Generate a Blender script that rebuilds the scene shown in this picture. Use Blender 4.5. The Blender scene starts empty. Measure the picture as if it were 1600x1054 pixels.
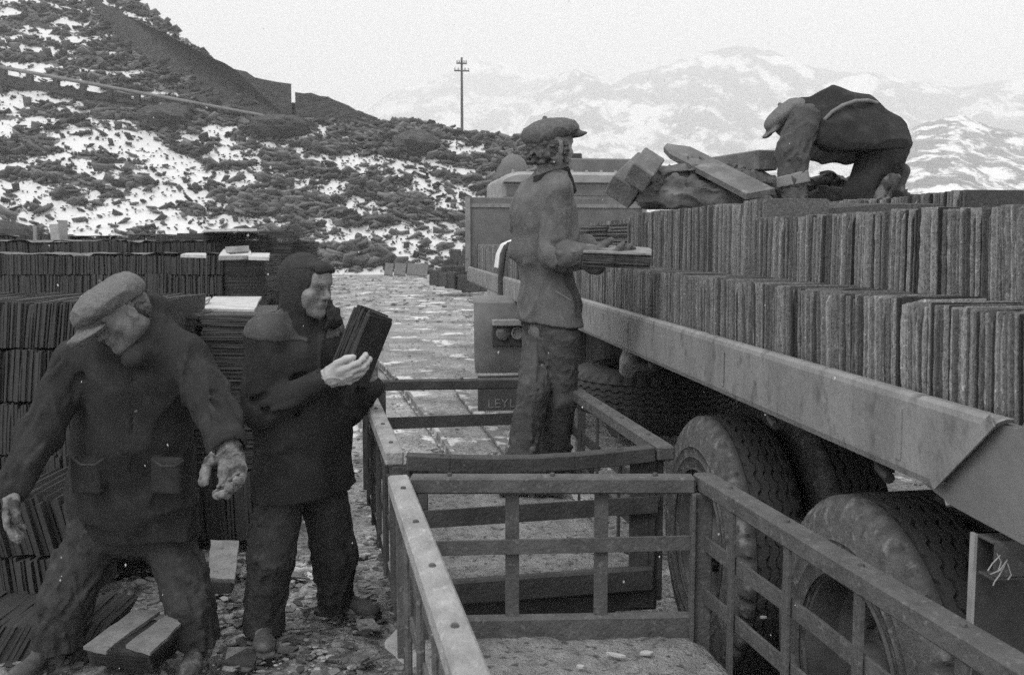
import bpy, math, random
import numpy as np
from mathutils import Vector, Matrix

S = bpy.context.scene
C = S.collection
R = math.radians
rng = random.Random(7)

# ------------------------------------------------------------------ camera, sky, sun, exposure
FPX, CAMH, PITCH = 1555.0, 1.70, math.atan(152 / 1555.0)
cd = bpy.data.cameras.new('camera')
cd.sensor_width = 36.0
cd.lens = FPX * 36.0 / 1600.0
cd.clip_start, cd.clip_end = 0.05, 30000
cam = bpy.data.objects.new('camera', cd)
C.objects.link(cam)
cam.location = (0, 0, CAMH)
cam.rotation_euler = (math.pi / 2 - PITCH, 0, 0)
cd.dof.use_dof = True
cd.dof.focus_distance = 4.2
cd.dof.aperture_fstop = 9.0
S.camera = cam

SUN_EL, SUN_AZ = 52.0, 215.0          # soft overcast light, a little from behind the camera on the left
w = bpy.data.worlds.new('World')
S.world = w
w.use_nodes = True
wn = w.node_tree.nodes
wn.clear()
sky = wn.new('ShaderNodeTexSky')
sky.sky_type = 'NISHITA'
sky.sun_disc = False
sky.sun_elevation = R(SUN_EL)
sky.sun_rotation = R(SUN_AZ)
sky.dust_density = 6.0
sky.air_density = 1.0
bw = wn.new('ShaderNodeRGBToBW')
mixs = wn.new('ShaderNodeMix')
mixs.data_type = 'FLOAT'
mixs.inputs[0].default_value = 0.88
mixs.inputs[3].default_value = 8.6      # the even cloud layer in front of the clear sky
bg = wn.new('ShaderNodeBackground')
bg.inputs[1].default_value = 0.1
out = wn.new('ShaderNodeOutputWorld')
wl = w.node_tree.links
wl.new(sky.outputs[0], bw.inputs[0])
wl.new(bw.outputs[0], mixs.inputs[2])
wtc = wn.new('ShaderNodeTexCoord'); wsep = wn.new('ShaderNodeSeparateXYZ'); wl.new(wtc.outputs['Generated'], wsep.inputs[0])
wgr = wn.new('ShaderNodeMapRange'); wgr.inputs[3].default_value = 0.76; wgr.inputs[4].default_value = 1.80   # overcast: brighter overhead
wl.new(wsep.outputs['Z'], wgr.inputs[0])
wmul = wn.new('ShaderNodeMath'); wmul.operation = 'MULTIPLY'; wl.new(mixs.outputs[0], wmul.inputs[0]); wl.new(wgr.outputs[0], wmul.inputs[1])
wl.new(wmul.outputs[0], bg.inputs[0])
wl.new(bg.outputs[0], out.inputs[0])

sd = bpy.data.lights.new('sun', 'SUN')
sd.energy = 1.1
sd.angle = R(22)
sd.color = (1.0, 1.0, 1.0)
sun = bpy.data.objects.new('sun', sd)
C.objects.link(sun)
sun.rotation_euler = (R(90 - SUN_EL), 0, R(180 - SUN_AZ))
S.view_settings.view_transform = 'Standard'
S.view_settings.look = 'None'
S.view_settings.exposure = 0.32
S.view_settings.gamma = 1.0
S.render.engine = 'CYCLES'
S.cycles.max_bounces = 6
S.cycles.diffuse_bounces = 3
S.cycles.glossy_bounces = 2
S.cycles.volume_bounces = 2
S.cycles.use_denoising = False     # leaves a fine grain, as on the film

# ------------------------------------------------------------------ measuring helpers
cp_, sp_ = math.cos(PITCH), math.sin(PITCH)
def U(px, py, Y):
    """the world point seen at photo pixel (px, py) at forward distance Y"""
    u, v = (px - 800) / FPX, (527 - py) / FPX
    d = Vector((u, cp_ + v * sp_, -sp_ + v * cp_))
    return Vector((0, 0, CAMH)) + d * (Y / d.y)
def P(px, py, z):
    """the world point seen at photo pixel (px, py) on the level z"""
    u, v = (px - 800) / FPX, (527 - py) / FPX
    d = Vector((u, cp_ + v * sp_, -sp_ + v * cp_))
    return Vector((0, 0, CAMH)) + d * ((z - CAMH) / d.z)

# ------------------------------------------------------------------ scene helpers
def tag(o, label=None, cat=None, group=None, kind=None):
    if label: o['label'] = label
    if cat: o['category'] = cat
    if group: o['group'] = group
    if kind: o['kind'] = kind
    return o
def empty(name, loc=(0, 0, 0), rz=0.0):
    o = bpy.data.objects.new(name, None)
    C.objects.link(o)
    o.location = loc
    o.rotation_euler = (0, 0, rz)
    o.empty_display_size = 0.1
    return o
def mesh_obj(name, verts, faces, m=None, parent=None, smooth=False, tone=None):
    me = bpy.data.meshes.new(name)
    if isinstance(verts, np.ndarray) and isinstance(faces, np.ndarray):
        nv, nf, k = len(verts), len(faces), faces.shape[1]
        me.vertices.add(nv); me.vertices.foreach_set('co', verts.astype(np.float32).ravel())
        me.loops.add(nf * k); me.loops.foreach_set('vertex_index', faces.astype(np.int32).ravel())
        me.polygons.add(nf)
        me.polygons.foreach_set('loop_start', np.arange(0, nf * k, k, dtype=np.int32))
        me.update(calc_edges=True)
    else:
        me.from_pydata([tuple(v) for v in verts], [], faces)
        me.update()
    if smooth:
        me.polygons.foreach_set('use_smooth', [True] * len(me.polygons))
    if tone is not None:
        a = me.attributes.new('tone', 'FLOAT', 'POINT')
        a.data.foreach_set('value', np.asarray(tone, dtype=np.float32))
    if m: me.materials.append(m)
    o = bpy.data.objects.new(name, me)
    C.objects.link(o)
    if parent: o.parent = parent
    return o

class MB:
    """collects boxes, tubes and prisms into ONE mesh"""
    def __init__(self): self.v = []; self.f = []; self.t = []
    def add(self, vs, fs, tone=0.5):
        b = len(self.v)
        self.v.extend([tuple(x) for x in vs])
        self.f.extend([[b + i for i in q] for q in fs])
        self.t.extend([tone] * len(vs))
        return self
    def box(self, c, h, M=None, bev=0.0, tone=0.5):
        """box centre c, half sizes h, rotation M; bev chamfers all edges"""
        hx, hy, hz = h
        if bev > 0:
            b = min(bev, min(h) * 0.45)
            vs, idx = [], {}
            for sx in (-1, 1):
                for sy in (-1, 1):
                    for sz in (-1, 1):
                        for ax in range(3):
                            p = [sx * (hx - b), sy * (hy - b), sz * (hz - b)]
                            p[ax] = (sx, sy, sz)[ax] * (hx, hy, hz)[ax]
                            idx[(sx, sy, sz, ax)] = len(vs); vs.append(Vector(p))
            fs = []
            for ax in range(3):
                o1, o2 = (ax + 1) % 3, (ax + 2) % 3
                for s in (-1, 1):
                    q = []
                    for a, b2 in ((-1, -1), (1, -1), (1, 1), (-1, 1)):
                        k = [0, 0, 0]; k[ax] = s; k[o1] = a; k[o2] = b2
                        q.append(idx[(k[0], k[1], k[2], ax)])
                    fs.append(q if s > 0 else q[::-1])
            for ax in range(3):          # edges parallel to ax
                o1, o2 = (ax + 1) % 3, (ax + 2) % 3
                for a in (-1, 1):
                    for b2 in (-1, 1):
                        q = []
                        for s, axx in ((-1, o1), (1, o1), (1, o2), (-1, o2)):
                            k = [0, 0, 0]; k[ax] = s; k[o1] = a; k[o2] = b2
                            q.append(idx[(k[0], k[1], k[2], axx)])
                        fs.append(q if a * b2 < 0 else q[::-1])
            for sx in (-1, 1):
                for sy in (-1, 1):
                    for sz in (-1, 1):
                        q = [idx[(sx, sy, sz, i)] for i in range(3)]
                        fs.append(q if sx * sy * sz > 0 else q[::-1])
        else:
            vs = [Vector((x * hx, y * hy, z * hz)) for x in (-1, 1) for y in (-1, 1) for z in (-1, 1)]
            fs = [(0, 1, 3, 2), (4, 6, 7, 5), (0, 4, 5, 1), (2, 3, 7, 6), (0, 2, 6, 4), (1, 5, 7, 3)]
        c = Vector(c)
        vs = [c + (M @ v if M is not None else v) for v in vs]
        return self.add(vs, fs, tone)
    def bar(self, a, b, w, h, up=(0, 0, 1), bev=0.004, tone=0.5):
        """rectangular bar from a to b, w across, h along up"""
        a, b = Vector(a), Vector(b)
        y = (b - a).normalized()
        x = y.cross(Vector(up)).normalized()
        z = x.cross(y)
        M = Matrix((x, y, z)).transposed()
        return self.box((a + b) / 2, (w / 2, (b - a).length / 2, h / 2), M, bev, tone)
    def tube(self, pts, r, n=10, cap=True, tone=0.5, sq=1.0):
        pts = [Vector(p) for p in pts]
        rs = r if isinstance(r, (list, tuple)) else [r] * len(pts)
        vs, fs = [], []
        ref = None
        for i, p in enumerate(pts):
            d = (pts[min(i + 1, len(pts) - 1)] - pts[max(i - 1, 0)])
            if d.length < 1e-9: d = Vector((0, 0, 1))
            d.normalize()
            if ref is None:
                ref = Vector((0, 0, 1)) if abs(d.z) < 0.9 else Vector((1, 0, 0))
            x = d.cross(ref).normalized(); ref = x.cross(d).normalized()
            for k in range(n):
                a = 2 * math.pi * k / n
                vs.append(p + x * math.cos(a) * rs[i] * sq + ref * math.sin(a) * rs[i])
        for i in range(len(pts) - 1):
            for k in range(n):
                k2 = (k + 1) % n
                fs.append((i * n + k, i * n + k2, (i + 1) * n + k2, (i + 1) * n + k))
        if cap:
            fs.append(tuple(range(n - 1, -1, -1)))
            fs.append(tuple((len(pts) - 1) * n + k for k in range(n)))
        return self.add(vs, fs, tone)
    def lathe(self, prof, M, c, n=48, tone=0.5, rad=None):
        """profile of (radius, axial) closed loop, axis = M's z column"""
        vs, fs = [], []
        m = len(prof)
        for k in range(n):
            a = 2 * math.pi * k / n
            for j, (r, z) in enumerate(prof):
                rr = r if rad is None else rad(r, z, k, j)
                vs.append(Vector(c) + M @ Vector((math.cos(a) * rr, math.sin(a) * rr, z)))
        for k in range(n):
            k2 = (k + 1) % n
            for j in range(m):
                j2 = (j + 1) % m
                fs.append((k * m + j, k2 * m + j, k2 * m + j2, k * m + j2))
        return self.add(vs, fs, tone)
    def prism(self, poly, z0, z1, tone=0.5):
        n = len(poly)
        vs = [(p[0], p[1], z0) for p in poly] + [(p[0], p[1], z1) for p in poly]
        fs = [tuple(range(n - 1, -1, -1)), tuple(range(n, 2 * n))] + [(i, (i + 1) % n, n + (i + 1) % n, n + i) for i in range(n)]
        return self.add(vs, fs, tone)
    def poly_solid(self, front, off, tone=0.5):
        n = len(front); off = Vector(off)
        vs = [Vector(p) for p in front] + [Vector(p) + off for p in front]
        fs = [tuple(range(n)), tuple(range(2 * n - 1, n - 1, -1))] + [((i + 1) % n, i, n + i, n + (i + 1) % n) for i in range(n)]
        return self.add(vs, fs, tone)
    def build(self, name, m, parent=None, smooth=False, origin=None):
        vs = self.v
        if origin is not None:
            o0 = Vector(origin); vs = [tuple(Vector(v) - o0) for v in vs]
        me = bpy.data.meshes.new(name)
        me.from_pydata(vs, [], self.f)
        a = me.attributes.new('tone', 'FLOAT', 'POINT')
        a.data.foreach_set('value', np.asarray(self.t, dtype=np.float32))
        me.update()
        import bmesh
        bm = bmesh.new(); bm.from_mesh(me); bmesh.ops.recalc_face_normals(bm, faces=bm.faces); bm.to_mesh(me); bm.free()
        if smooth:
            me.polygons.foreach_set('use_smooth', [True] * len(me.polygons))
            me.set_sharp_from_angle(angle=R(40))
        me.materials.append(m)
        o = bpy.data.objects.new(name, me)
        C.objects.link(o)
        if parent: o.parent = parent
        if origin is not None: o.location = origin
        return o

# ------------------------------------------------------------------ noise
_prng = np.random.RandomState(11)
_tab = _prng.rand(64, 64, 64).astype(np.float32)
def vnoise(x, y, z=0.0):
    x = np.asarray(x, dtype=np.float64); y = np.asarray(y, dtype=np.float64)
    z = np.zeros_like(x) + z
    xi, yi, zi = np.floor(x), np.floor(y), np.floor(z)
    fx, fy, fz = x - xi, y - yi, z - zi
    fx, fy, fz = [f * f * (3 - 2 * f) for f in (fx, fy, fz)]
    xi, yi, zi = [v.astype(np.int64) & 63 for v in (xi, yi, zi)]
    x1, y1, z1 = (xi + 1) & 63, (yi + 1) & 63, (zi + 1) & 63
    def L(a, b, t): return a + (b - a) * t
    return L(L(L(_tab[xi, yi, zi], _tab[x1, yi, zi], fx), L(_tab[xi, y1, zi], _tab[x1, y1, zi], fx), fy),
             L(L(_tab[xi, yi, z1], _tab[x1, yi, z1], fx), L(_tab[xi, y1, z1], _tab[x1, y1, z1], fx), fy), fz)
def fbm(x, y, z=0.0, o=4, g=0.5):
    s, a, t, f = 0, 1.0, 0, 1.0
    for i in range(o):
        s = s + a * vnoise(x * f + 17.3 * i, y * f + 5.1 * i, z + 3.7 * i); t += a; a *= g; f *= 2.03
    return s / t

# ------------------------------------------------------------------ materials
def g(v): return (v, v, v, 1)
def mat(name, lo, hi, scale=6.0, rough=0.85, bump=0.3, bscale=60.0, tone=None, tk=0.6, detail=5.0, spec=0.3, metal=0.0,
        stretch=(1, 1, 1), third=None, coords='Object', world=False, wrinkle=0.0, wscale=8.0, bdist=0.01, nlo=0.35, nhi=0.65):
    m = bpy.data.materials.new(name); m.use_nodes = True
    nt = m.node_tree; N = nt.nodes; L = nt.links
    b = N['Principled BSDF']
    b.inputs['Roughness'].default_value = rough
    b.inputs['Metallic'].default_value = metal
    b.inputs['Specular IOR Level'].default_value = spec
    tc = N.new('ShaderNodeTexCoord'); mp = N.new('ShaderNodeMapping')
    mp.inputs['Scale'].default_value = stretch
    if world:
        ge = N.new('ShaderNodeNewGeometry'); L.new(ge.outputs['Position'], mp.inputs[0])
    else: L.new(tc.outputs[coords], mp.inputs[0])
    n1 = N.new('ShaderNodeTexNoise'); n1.inputs['Scale'].default_value = scale; n1.inputs['Detail'].default_value = detail
    n1.inputs['Roughness'].default_value = 0.62
    L.new(mp.outputs[0], n1.inputs['Vector'])
    mr = N.new('ShaderNodeMapRange'); mr.inputs[1].default_value = nlo; mr.inputs[2].default_value = nhi
    mr.inputs[3].default_value = lo; mr.inputs[4].default_value = hi
    L.new(n1.outputs[0], mr.inputs[0])
    val = mr.outputs[0]
    if third:                         # sparse patches of another tone: (value, scale, from, to)
        n3 = N.new('ShaderNodeTexNoise'); n3.inputs['Scale'].default_value = third[1]; n3.inputs['Detail'].default_value = 8
        L.new(mp.outputs[0], n3.inputs['Vector'])
        m3 = N.new('ShaderNodeMapRange'); m3.inputs[1].default_value = third[2]; m3.inputs[2].default_value = third[3]
        L.new(n3.outputs[0], m3.inputs[0])
        mx = N.new('ShaderNodeMix'); mx.data_type = 'FLOAT'
        L.new(m3.outputs[0], mx.inputs[0]); L.new(val, mx.inputs[2]); mx.inputs[3].default_value = third[0]
        val = mx.outputs[0]
    if tone:
        if tone == 'obj':
            oi = N.new('ShaderNodeObjectInfo'); src = oi.outputs['Random']
        else:
            at = N.new('ShaderNodeAttribute'); at.attribute_name = 'tone'; src = at.outputs['Fac']
        m4 = N.new('ShaderNodeMapRange'); m4.inputs[3].default_value = 1 - tk; m4.inputs[4].default_value = 1 + tk
        L.new(src, m4.inputs[0])
        mu = N.new('ShaderNodeMath'); mu.operation = 'MULTIPLY'
        L.new(val, mu.inputs[0]); L.new(m4.outputs[0], mu.inputs[1]); val = mu.outputs[0]
    L.new(val, b.inputs['Base Color'])
    if bump > 0:
        n2 = N.new('ShaderNodeTexNoise'); n2.inputs['Scale'].default_value = bscale; n2.inputs['Detail'].default_value = 6
        L.new(mp.outputs[0], n2.inputs['Vector'])
        bp = N.new('ShaderNodeBump'); bp.inputs['Strength'].default_value = bump; bp.inputs['Distance'].default_value = bdist
        L.new(n2.outputs[0], bp.inputs['Height']); L.new(bp.outputs[0], b.inputs['Normal'])
        if wrinkle > 0:                # creases of cloth
            n4 = N.new('ShaderNodeTexNoise'); n4.noise_type = 'RIDGED_MULTIFRACTAL'; n4.inputs['Scale'].default_value = wscale
            n4.inputs['Detail'].default_value = 3; n4.inputs['Roughness'].default_value = 0.6; n4.inputs['Distortion'].default_value = 0.8
            L.new(mp.outputs[0], n4.inputs['Vector'])
            b4 = N.new('ShaderNodeBump'); b4.inputs['Strength'].default_value = wrinkle; b4.inputs['Distance'].default_value = 0.012
            L.new(n4.outputs[0], b4.inputs['Height']); L.new(b4.outputs[0], bp.inputs['Normal'])
    return m

MT = {}
MT['snow'] = mat('snow', 0.66, 0.74, 3, 0.7, 0.4, 20)
MT['slate_dark'] = mat('slate_dark', 0.045, 0.075, 5, 0.65, 0.5, 50, tone='attr', tk=0.5, third=(0.14, 7, 0.60, 0.75))
MT['slate_yard'] = mat('slate_yard', 0.040, 0.055, 3, 0.75, 0.3, 50, tone='attr', tk=0.25)
MT['slate_lorry'] = mat('slate_lorry', 0.085, 0.225, 120, 0.85, 0.7, 220, tone='attr', tk=0.9, third=(0.36, 80, 0.63, 0.73), bdist=0.005, stretch=(1, 1, .8), nlo=.3, nhi=.7)
MT['slate_single'] = mat('slate_single', 0.085, 0.225, 120, 0.85, 0.7, 220, tone='obj', world=True, tk=0.9, third=(0.36, 80, 0.63, 0.73), bdist=0.005, stretch=(1, 1, .8), nlo=.3, nhi=.7)
MT['slate_pale'] = mat('slate_pale', 0.34, 0.50, 9, 0.75, 0.3, 60, tone='obj', tk=0.15, third=(0.2, 12, 0.6, 0.75))
MT['slate_held'] = mat('slate_held', 0.022, 0.045, 12, 0.55, 0.5, 80, tone='obj', tk=0.5)
MT['slate_mid'] = mat('slate_mid', 0.15, 0.23, 12, 0.75, 0.4, 60, tone='obj', tk=0.15, third=(0.09, 22, 0.58, 0.75))
MT['wood'] = mat('worn_timber', 0.10, 0.20, 6, 0.85, 0.6, 40, stretch=(1, 1, 8), third=(0.36, 9, 0.58, 0.7))
MT['iron'] = mat('worn_iron', 0.05, 0.085, 14, 0.7, 0.4, 90, third=(0.16, 60, 0.60, 0.74))
MT['iron_pale'] = mat('dusty_iron', 0.26, 0.42, 7, 0.75, 0.5, 60, third=(0.14, 18, 0.56, 0.68))
MT['rail_paint'] = mat('scuffed_grey_paint', 0.17, 0.25, 5.0, 0.6, 0.35, 55, third=(0.10, 14, 0.55, 0.72), detail=14, spec=0.4, stretch=(1.2, 1.2, .7))
MT['rubber'] = mat('tyre_rubber', 0.035, 0.06, 6, 0.8, 0.4, 60)
MT['rubber_dusty'] = mat('dusty_tyre_wall', 0.07, 0.13, 24, 0.9, 0.5, 120, third=(0.24, 26, 0.55, 0.72), detail=14)
MT['dark'] = mat('dark_chassis_metal', 0.03, 0.05, 8, 0.7, 0.4, 60)
MT['panel'] = mat('grey_vehicle_paint', 0.10, 0.15, 4, 0.6, 0.2, 30)
MT['cab'] = mat('dusty_cab_paint', 0.22, 0.32, 4, 0.6, 0.2, 30)
MT['glass'] = mat('lamp_glass', 0.08, 0.12, 4, 0.15, 0.0, 30, spec=0.8)
# ================================================================== THE SETTING
# ---- ground
def chip_material(name, lo, hi, cell, snow_amt, bump=0.6):
    m = mat(name, lo, hi, 1.2, 0.9, 0.0)
    nt = m.node_tree; N = nt.nodes; L = nt.links; b = N['Principled BSDF']
    tc = N['Texture Coordinate']
    base = b.inputs['Base Color'].links[0].from_socket
    mp = N.new('ShaderNodeMapping'); mp.inputs['Scale'].default_value = (1, 1.0, 1)
    L.new(tc.outputs['Object'], mp.inputs[0])
    nz = N.new('ShaderNodeTexNoise'); nz.inputs['Scale'].default_value = 3; nz.inputs['Detail'].default_value = 4
    L.new(mp.outputs[0], nz.inputs['Vector'])
    ad = N.new('ShaderNodeVectorMath'); ad.operation = 'MULTIPLY_ADD'
    L.new(nz.outputs['Color'], ad.inputs[0]); ad.inputs[1].default_value = (0.25, 0.25, 0.25); L.new(mp.outputs[0], ad.inputs[2])
    def vor(sc, a0, a1):
        v = N.new('ShaderNodeTexVoronoi'); v.inputs['Scale'].default_value = sc
        L.new(ad.outputs[0], v.inputs['Vector'])
        r = N.new('ShaderNodeSeparateColor'); L.new(v.outputs['Color'], r.inputs[0])
        k = N.new('ShaderNodeMapRange'); k.inputs[3].default_value = a0; k.inputs[4].default_value = a1
        L.new(r.outputs[0], k.inputs[0]); return v, k.outputs[0], r.outputs[1]
    v1, k1, h1 = vor(cell, 0.55, 1.4)
    v2, k2, h2 = vor(cell * 2.7, 0.7, 1.3)
    mu = N.new('ShaderNodeMath'); mu.operation = 'MULTIPLY'; L.new(k1, mu.inputs[0]); L.new(k2, mu.inputs[1])
    mu2 = N.new('ShaderNodeMath'); mu2.operation = 'MULTIPLY'; L.new(mu.outputs[0], mu2.inputs[0]); L.new(base, mu2.inputs[1])
    sn = N.new('ShaderNodeTexNoise'); sn.inputs['Scale'].default_value = 1.1; sn.inputs['Detail'].default_value = 9
    sn.inputs['Roughness'].default_value = 0.68
    L.new(tc.outputs['Object'], sn.inputs['Vector'])
    sm = N.new('ShaderNodeMapRange'); sm.inputs[1].default_value = 0.62 - snow_amt; sm.inputs[2].default_value = 0.65 - snow_amt
    L.new(sn.outputs[0], sm.inputs[0])
    mx = N.new('ShaderNodeMix'); mx.data_type = 'FLOAT'
    L.new(sm.outputs[0], mx.inputs[0]); L.new(mu2.outputs[0], mx.inputs[2]); mx.inputs[3].default_value = 0.62
    L.new(mx.outputs[0], b.inputs['Base Color'])
    bp = N.new('ShaderNodeBump'); bp.inputs['Strength'].default_value = bump; bp.inputs['Distance'].default_value = 0.03
    hs = N.new('ShaderNodeMath'); hs.operation = 'ADD'; L.new(h1, hs.inputs[0]); L.new(h2, hs.inputs[1])
    L.new(hs.outputs[0], bp.inputs['Height']); L.new(bp.outputs[0], b.inputs['Normal'])
    return m
MT['ground'] = chip_material('slate_chip_ground', 0.16, 0.34, 60, 0.05, bump=0.25)

ys = np.concatenate([[-120, -40, -15, -6, -2, 0.0, 0.7], np.geomspace(1.2, 60, 520), np.geomspace(66, 2900, 40)])
us = np.linspace(-1, 1, 620)
Yg, Ug = np.meshgrid(ys, us, indexing='ij')
Xg = Ug * (np.maximum(np.abs(Yg), 2.2) * 0.95 + 1.0)
near = np.clip(1 - Yg / 45, 0, 1) * (Yg > 1)
Zg = near * ((fbm(Xg * 1.3, Yg * 1.3, 2, 4) - 0.5) * 0.05 + (fbm(Xg * 11, Yg * 11, 5, 3) - 0.5) * 0.022)
leftm = np.clip((-0.1 - Xg) * 2, 0, 1) * near * np.clip((7 - Yg) / 2, 0, 1)
Zg = Zg + leftm * (fbm(Xg * 6, Yg * 6, 9, 3) - 0.45) * 0.10
Zg = Zg - 0.03
ny, nx = Yg.shape
V_ = np.stack([Xg, Yg, Zg], -1).reshape(-1, 3)
ii = (np.arange(ny - 1)[:, None] * nx + np.arange(nx - 1)[None, :]).ravel()
F_ = np.stack([ii, ii + 1, ii + nx + 1, ii + nx], -1)
tag(mesh_obj('ground', V_, F_, MT['ground'], smooth=True), kind='structure')

# ---- the slate tip hillside
def hill_material():
    m = mat('slate_tip', 0.045, 0.11, 0.7, 0.85, 0.0)
    nt = m.node_tree; N = nt.nodes; L = nt.links; b = N['Principled BSDF']; tc = N['Texture Coordinate']
    base = b.inputs['Base Color'].links[0].from_socket
    mp = N.new('ShaderNodeMapping'); mp.inputs['Scale'].default_value = (1, 1, 2.2); mp.inputs['Rotation'].default_value = (0, 0.3, 0)
    L.new(tc.outputs['Object'], mp.inputs[0])
    v = N.new('ShaderNodeTexVoronoi'); v.inputs['Scale'].default_value = 1.9; L.new(mp.outputs[0], v.inputs['Vector'])
    sc = N.new('ShaderNodeSeparateColor'); L.new(v.outputs['Color'], sc.inputs[0])
    k = N.new('ShaderNodeMapRange'); k.inputs[3].default_value = 0.4; k.inputs[4].default_value = 1.7; L.new(sc.outputs[0], k.inputs[0])
    mu = N.new('ShaderNodeMath'); mu.operation = 'MULTIPLY'; L.new(base, mu.inputs[0]); L.new(k.outputs[0], mu.inputs[1])
    at = N.new('ShaderNodeAttribute'); at.attribute_name = 'snow'
    nz = N.new('ShaderNodeTexNoise'); nz.inputs['Scale'].default_value = 2.6; nz.inputs['Detail'].default_value = 10; nz.inputs['Roughness'].default_value = 0.74
    L.new(mp.outputs[0], nz.inputs['Vector'])
    ad = N.new('ShaderNodeMath'); ad.operation = 'MULTIPLY_ADD'; L.new(nz.outputs[0], ad.inputs[0]); ad.inputs[1].default_value = 1.7; L.new(at.outputs['Fac'], ad.inputs[2])
    mr = N.new('ShaderNodeMapRange'); mr.inputs[1].default_value = 1.30; mr.inputs[2].default_value = 1.38; L.new(ad.outputs[0], mr.inputs[0])
    mx = N.new('ShaderNodeMix'); mx.data_type = 'FLOAT'; L.new(mr.outputs[0], mx.inputs[0]); L.new(mu.outputs[0], mx.inputs[2]); mx.inputs[3].default_value = 0.66
    L.new(mx.outputs[0], b.inputs['Base Color'])
    inv = N.new('ShaderNodeMath'); inv.operation = 'SUBTRACT'; inv.inputs[0].default_value = 1.05; L.new(mr.outputs[0], inv.inputs[1])
    bp = N.new('ShaderNodeBump'); bp.inputs['Distance'].default_value = 0.35; L.new(inv.outputs[0], bp.inputs['Strength'])
    L.new(sc.outputs[1], bp.inputs['Height']); L.new(bp.outputs[0], b.inputs['Normal'])
    return m
MT['hill'] = hill_material()
ridge = np.array([(-500, -380), (-200, -260), (0, -150), (120, -60), (215, -3), (275, 45), (335, 92), (380, 140), (420, 162), (455, 166), (500, 172), (560, 182),
                  (590, 186), (640, 187), (700, 205), (730, 212), (760, 216), (830, 222), (870, 245), (900, 270), (1000, 345), (1100, 374)])
def ridge_zY(px):
    yr = np.interp(px, ridge[:, 0], ridge[:, 1])
    k = (375 - yr) / 1562.0
    z = (1.7 + 50 * k) / (1 - 1.6 * k)
    return z, 50 + 1.6 * z
def hill_point(px, t):
    z, Y = ridge_zY(px)
    yy = 50 + (Y - 50) * t
    return np.array([(px - 800) / 1562.0 * yy, yy, z * t])
pxs = np.linspace(-420, 1090, 1050)
ts = np.concatenate([np.linspace(-0.02, 1.0, 420), np.linspace(1.02, 1.6, 14)])
Tt, PX = np.meshgrid(ts, pxs, indexing='ij')
zr, Yr = ridge_zY(PX)
Yh = 50 + (Yr - 50) * Tt
Zh = np.where(Tt <= 1, zr * Tt, zr * (1 - (Tt - 1) * 0.9)) 
Xh = (PX - 800) / 1562.0 * Yh
py_ = 375 - (Zh - 1.7) * 1562 / Yh
sl = Yh * 1.35
big = fbm(Xh / 9, sl / 6, 3, 4) - 0.5
c_, s_ = math.cos(R(22)), math.sin(R(22))
pa, pb = (Xh * c_ - sl * s_), (Xh * s_ + sl * c_)
sn = fbm(pa / 2.6, pb / 1.0, 1, 6, 0.70)
dens = np.full_like(sn, 0.515)
def blob(cx, cy, rx, ry, a):
    return a * np.exp(-(((PX - cx) / rx) ** 2 + ((py_ - cy) / ry) ** 2))
dens += blob(640, 300, 130, 70, 0.05) + blob(90, 330, 240, 40, 0.055) + blob(520, 385, 230, 25, 0.09) + blob(230, 235, 170, 28, 0.06) + blob(560, 255, 90, 30, 0.05) + blob(20, 165, 120, 12, 0.1)
dens -= blob(360, 110, 130, 60, 0.22) + blob(640, 200, 70, 22, 0.10) + blob(760, 218, 60, 14, 0.12) + blob(420, 320, 60, 30, 0.05) + blob(640, 340, 60, 30, 0.06)
dens -= blob(200, 75, 60, 45, 0.10) + blob(60, 100, 120, 20, 0.06) + blob(280, 40, 60, 30, 0.08) + blob(660, 230, 40, 14, 0.14) + blob(160, 265, 50, 14, 0.05)
line = (PX - 130) * (92.0 / 205.0)                 # the snow-filled incline track
dens += 0.30 * np.exp(-((py_ - line + 4) / 5.0) ** 2) * ((PX > 100) & (PX < 338))
snow = (sn - (1 - dens)) * 6 + 0.5
snow = np.clip(snow, 0, 1)
rock = 1 - snow
dz = big * 1.2 + rock * ((fbm(Xh * 1.6, sl * 1.6, 4, 5, 0.65) - 0.4) * 0.55 + np.abs(fbm(Xh * 0.45 + sl * 0.2, sl * 0.8, 8, 3) - 0.5) * 0.9)
edge = np.clip(Tt * 14, 0, 1) * np.where(Tt > 1, np.clip(1 - (Tt - 1) * 3, 0, 1), 1)
Zh = Zh + dz * edge - (big * 1.2 * np.clip((Tt - 0.85) / 0.15, 0, 1)) * edge - 0.35 * np.clip((Tt - 0.9) / 0.1, 0, 1) - (Tt < 0) * 0.6
ny, nx = Xh.shape
V_ = np.stack([Xh, Yh, Zh], -1).reshape(-1, 3)
ii = (np.arange(ny - 1)[:, None] * nx + np.arange(nx - 1)[None, :]).ravel()
F_ = np.stack([ii, ii + 1, ii + nx + 1, ii + nx], -1)
hill = tag(mesh_obj('slate_tip_hill', V_, F_, MT['hill'], smooth=False), kind='structure')
a = hill.data.attributes.new('snow', 'FLOAT', 'POINT'); a.data.foreach_set('value', snow.astype(np.float32).ravel())

def hill_at(px, py):
    """point of the hillside seen in direction (px, py)"""
    z, Y = ridge_zY(px)
    k = (375 - py) / 1562.0
    t = (50 * k + 1.7) / (z - k * (Y - 50))
    return hill_point(px, t)

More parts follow.
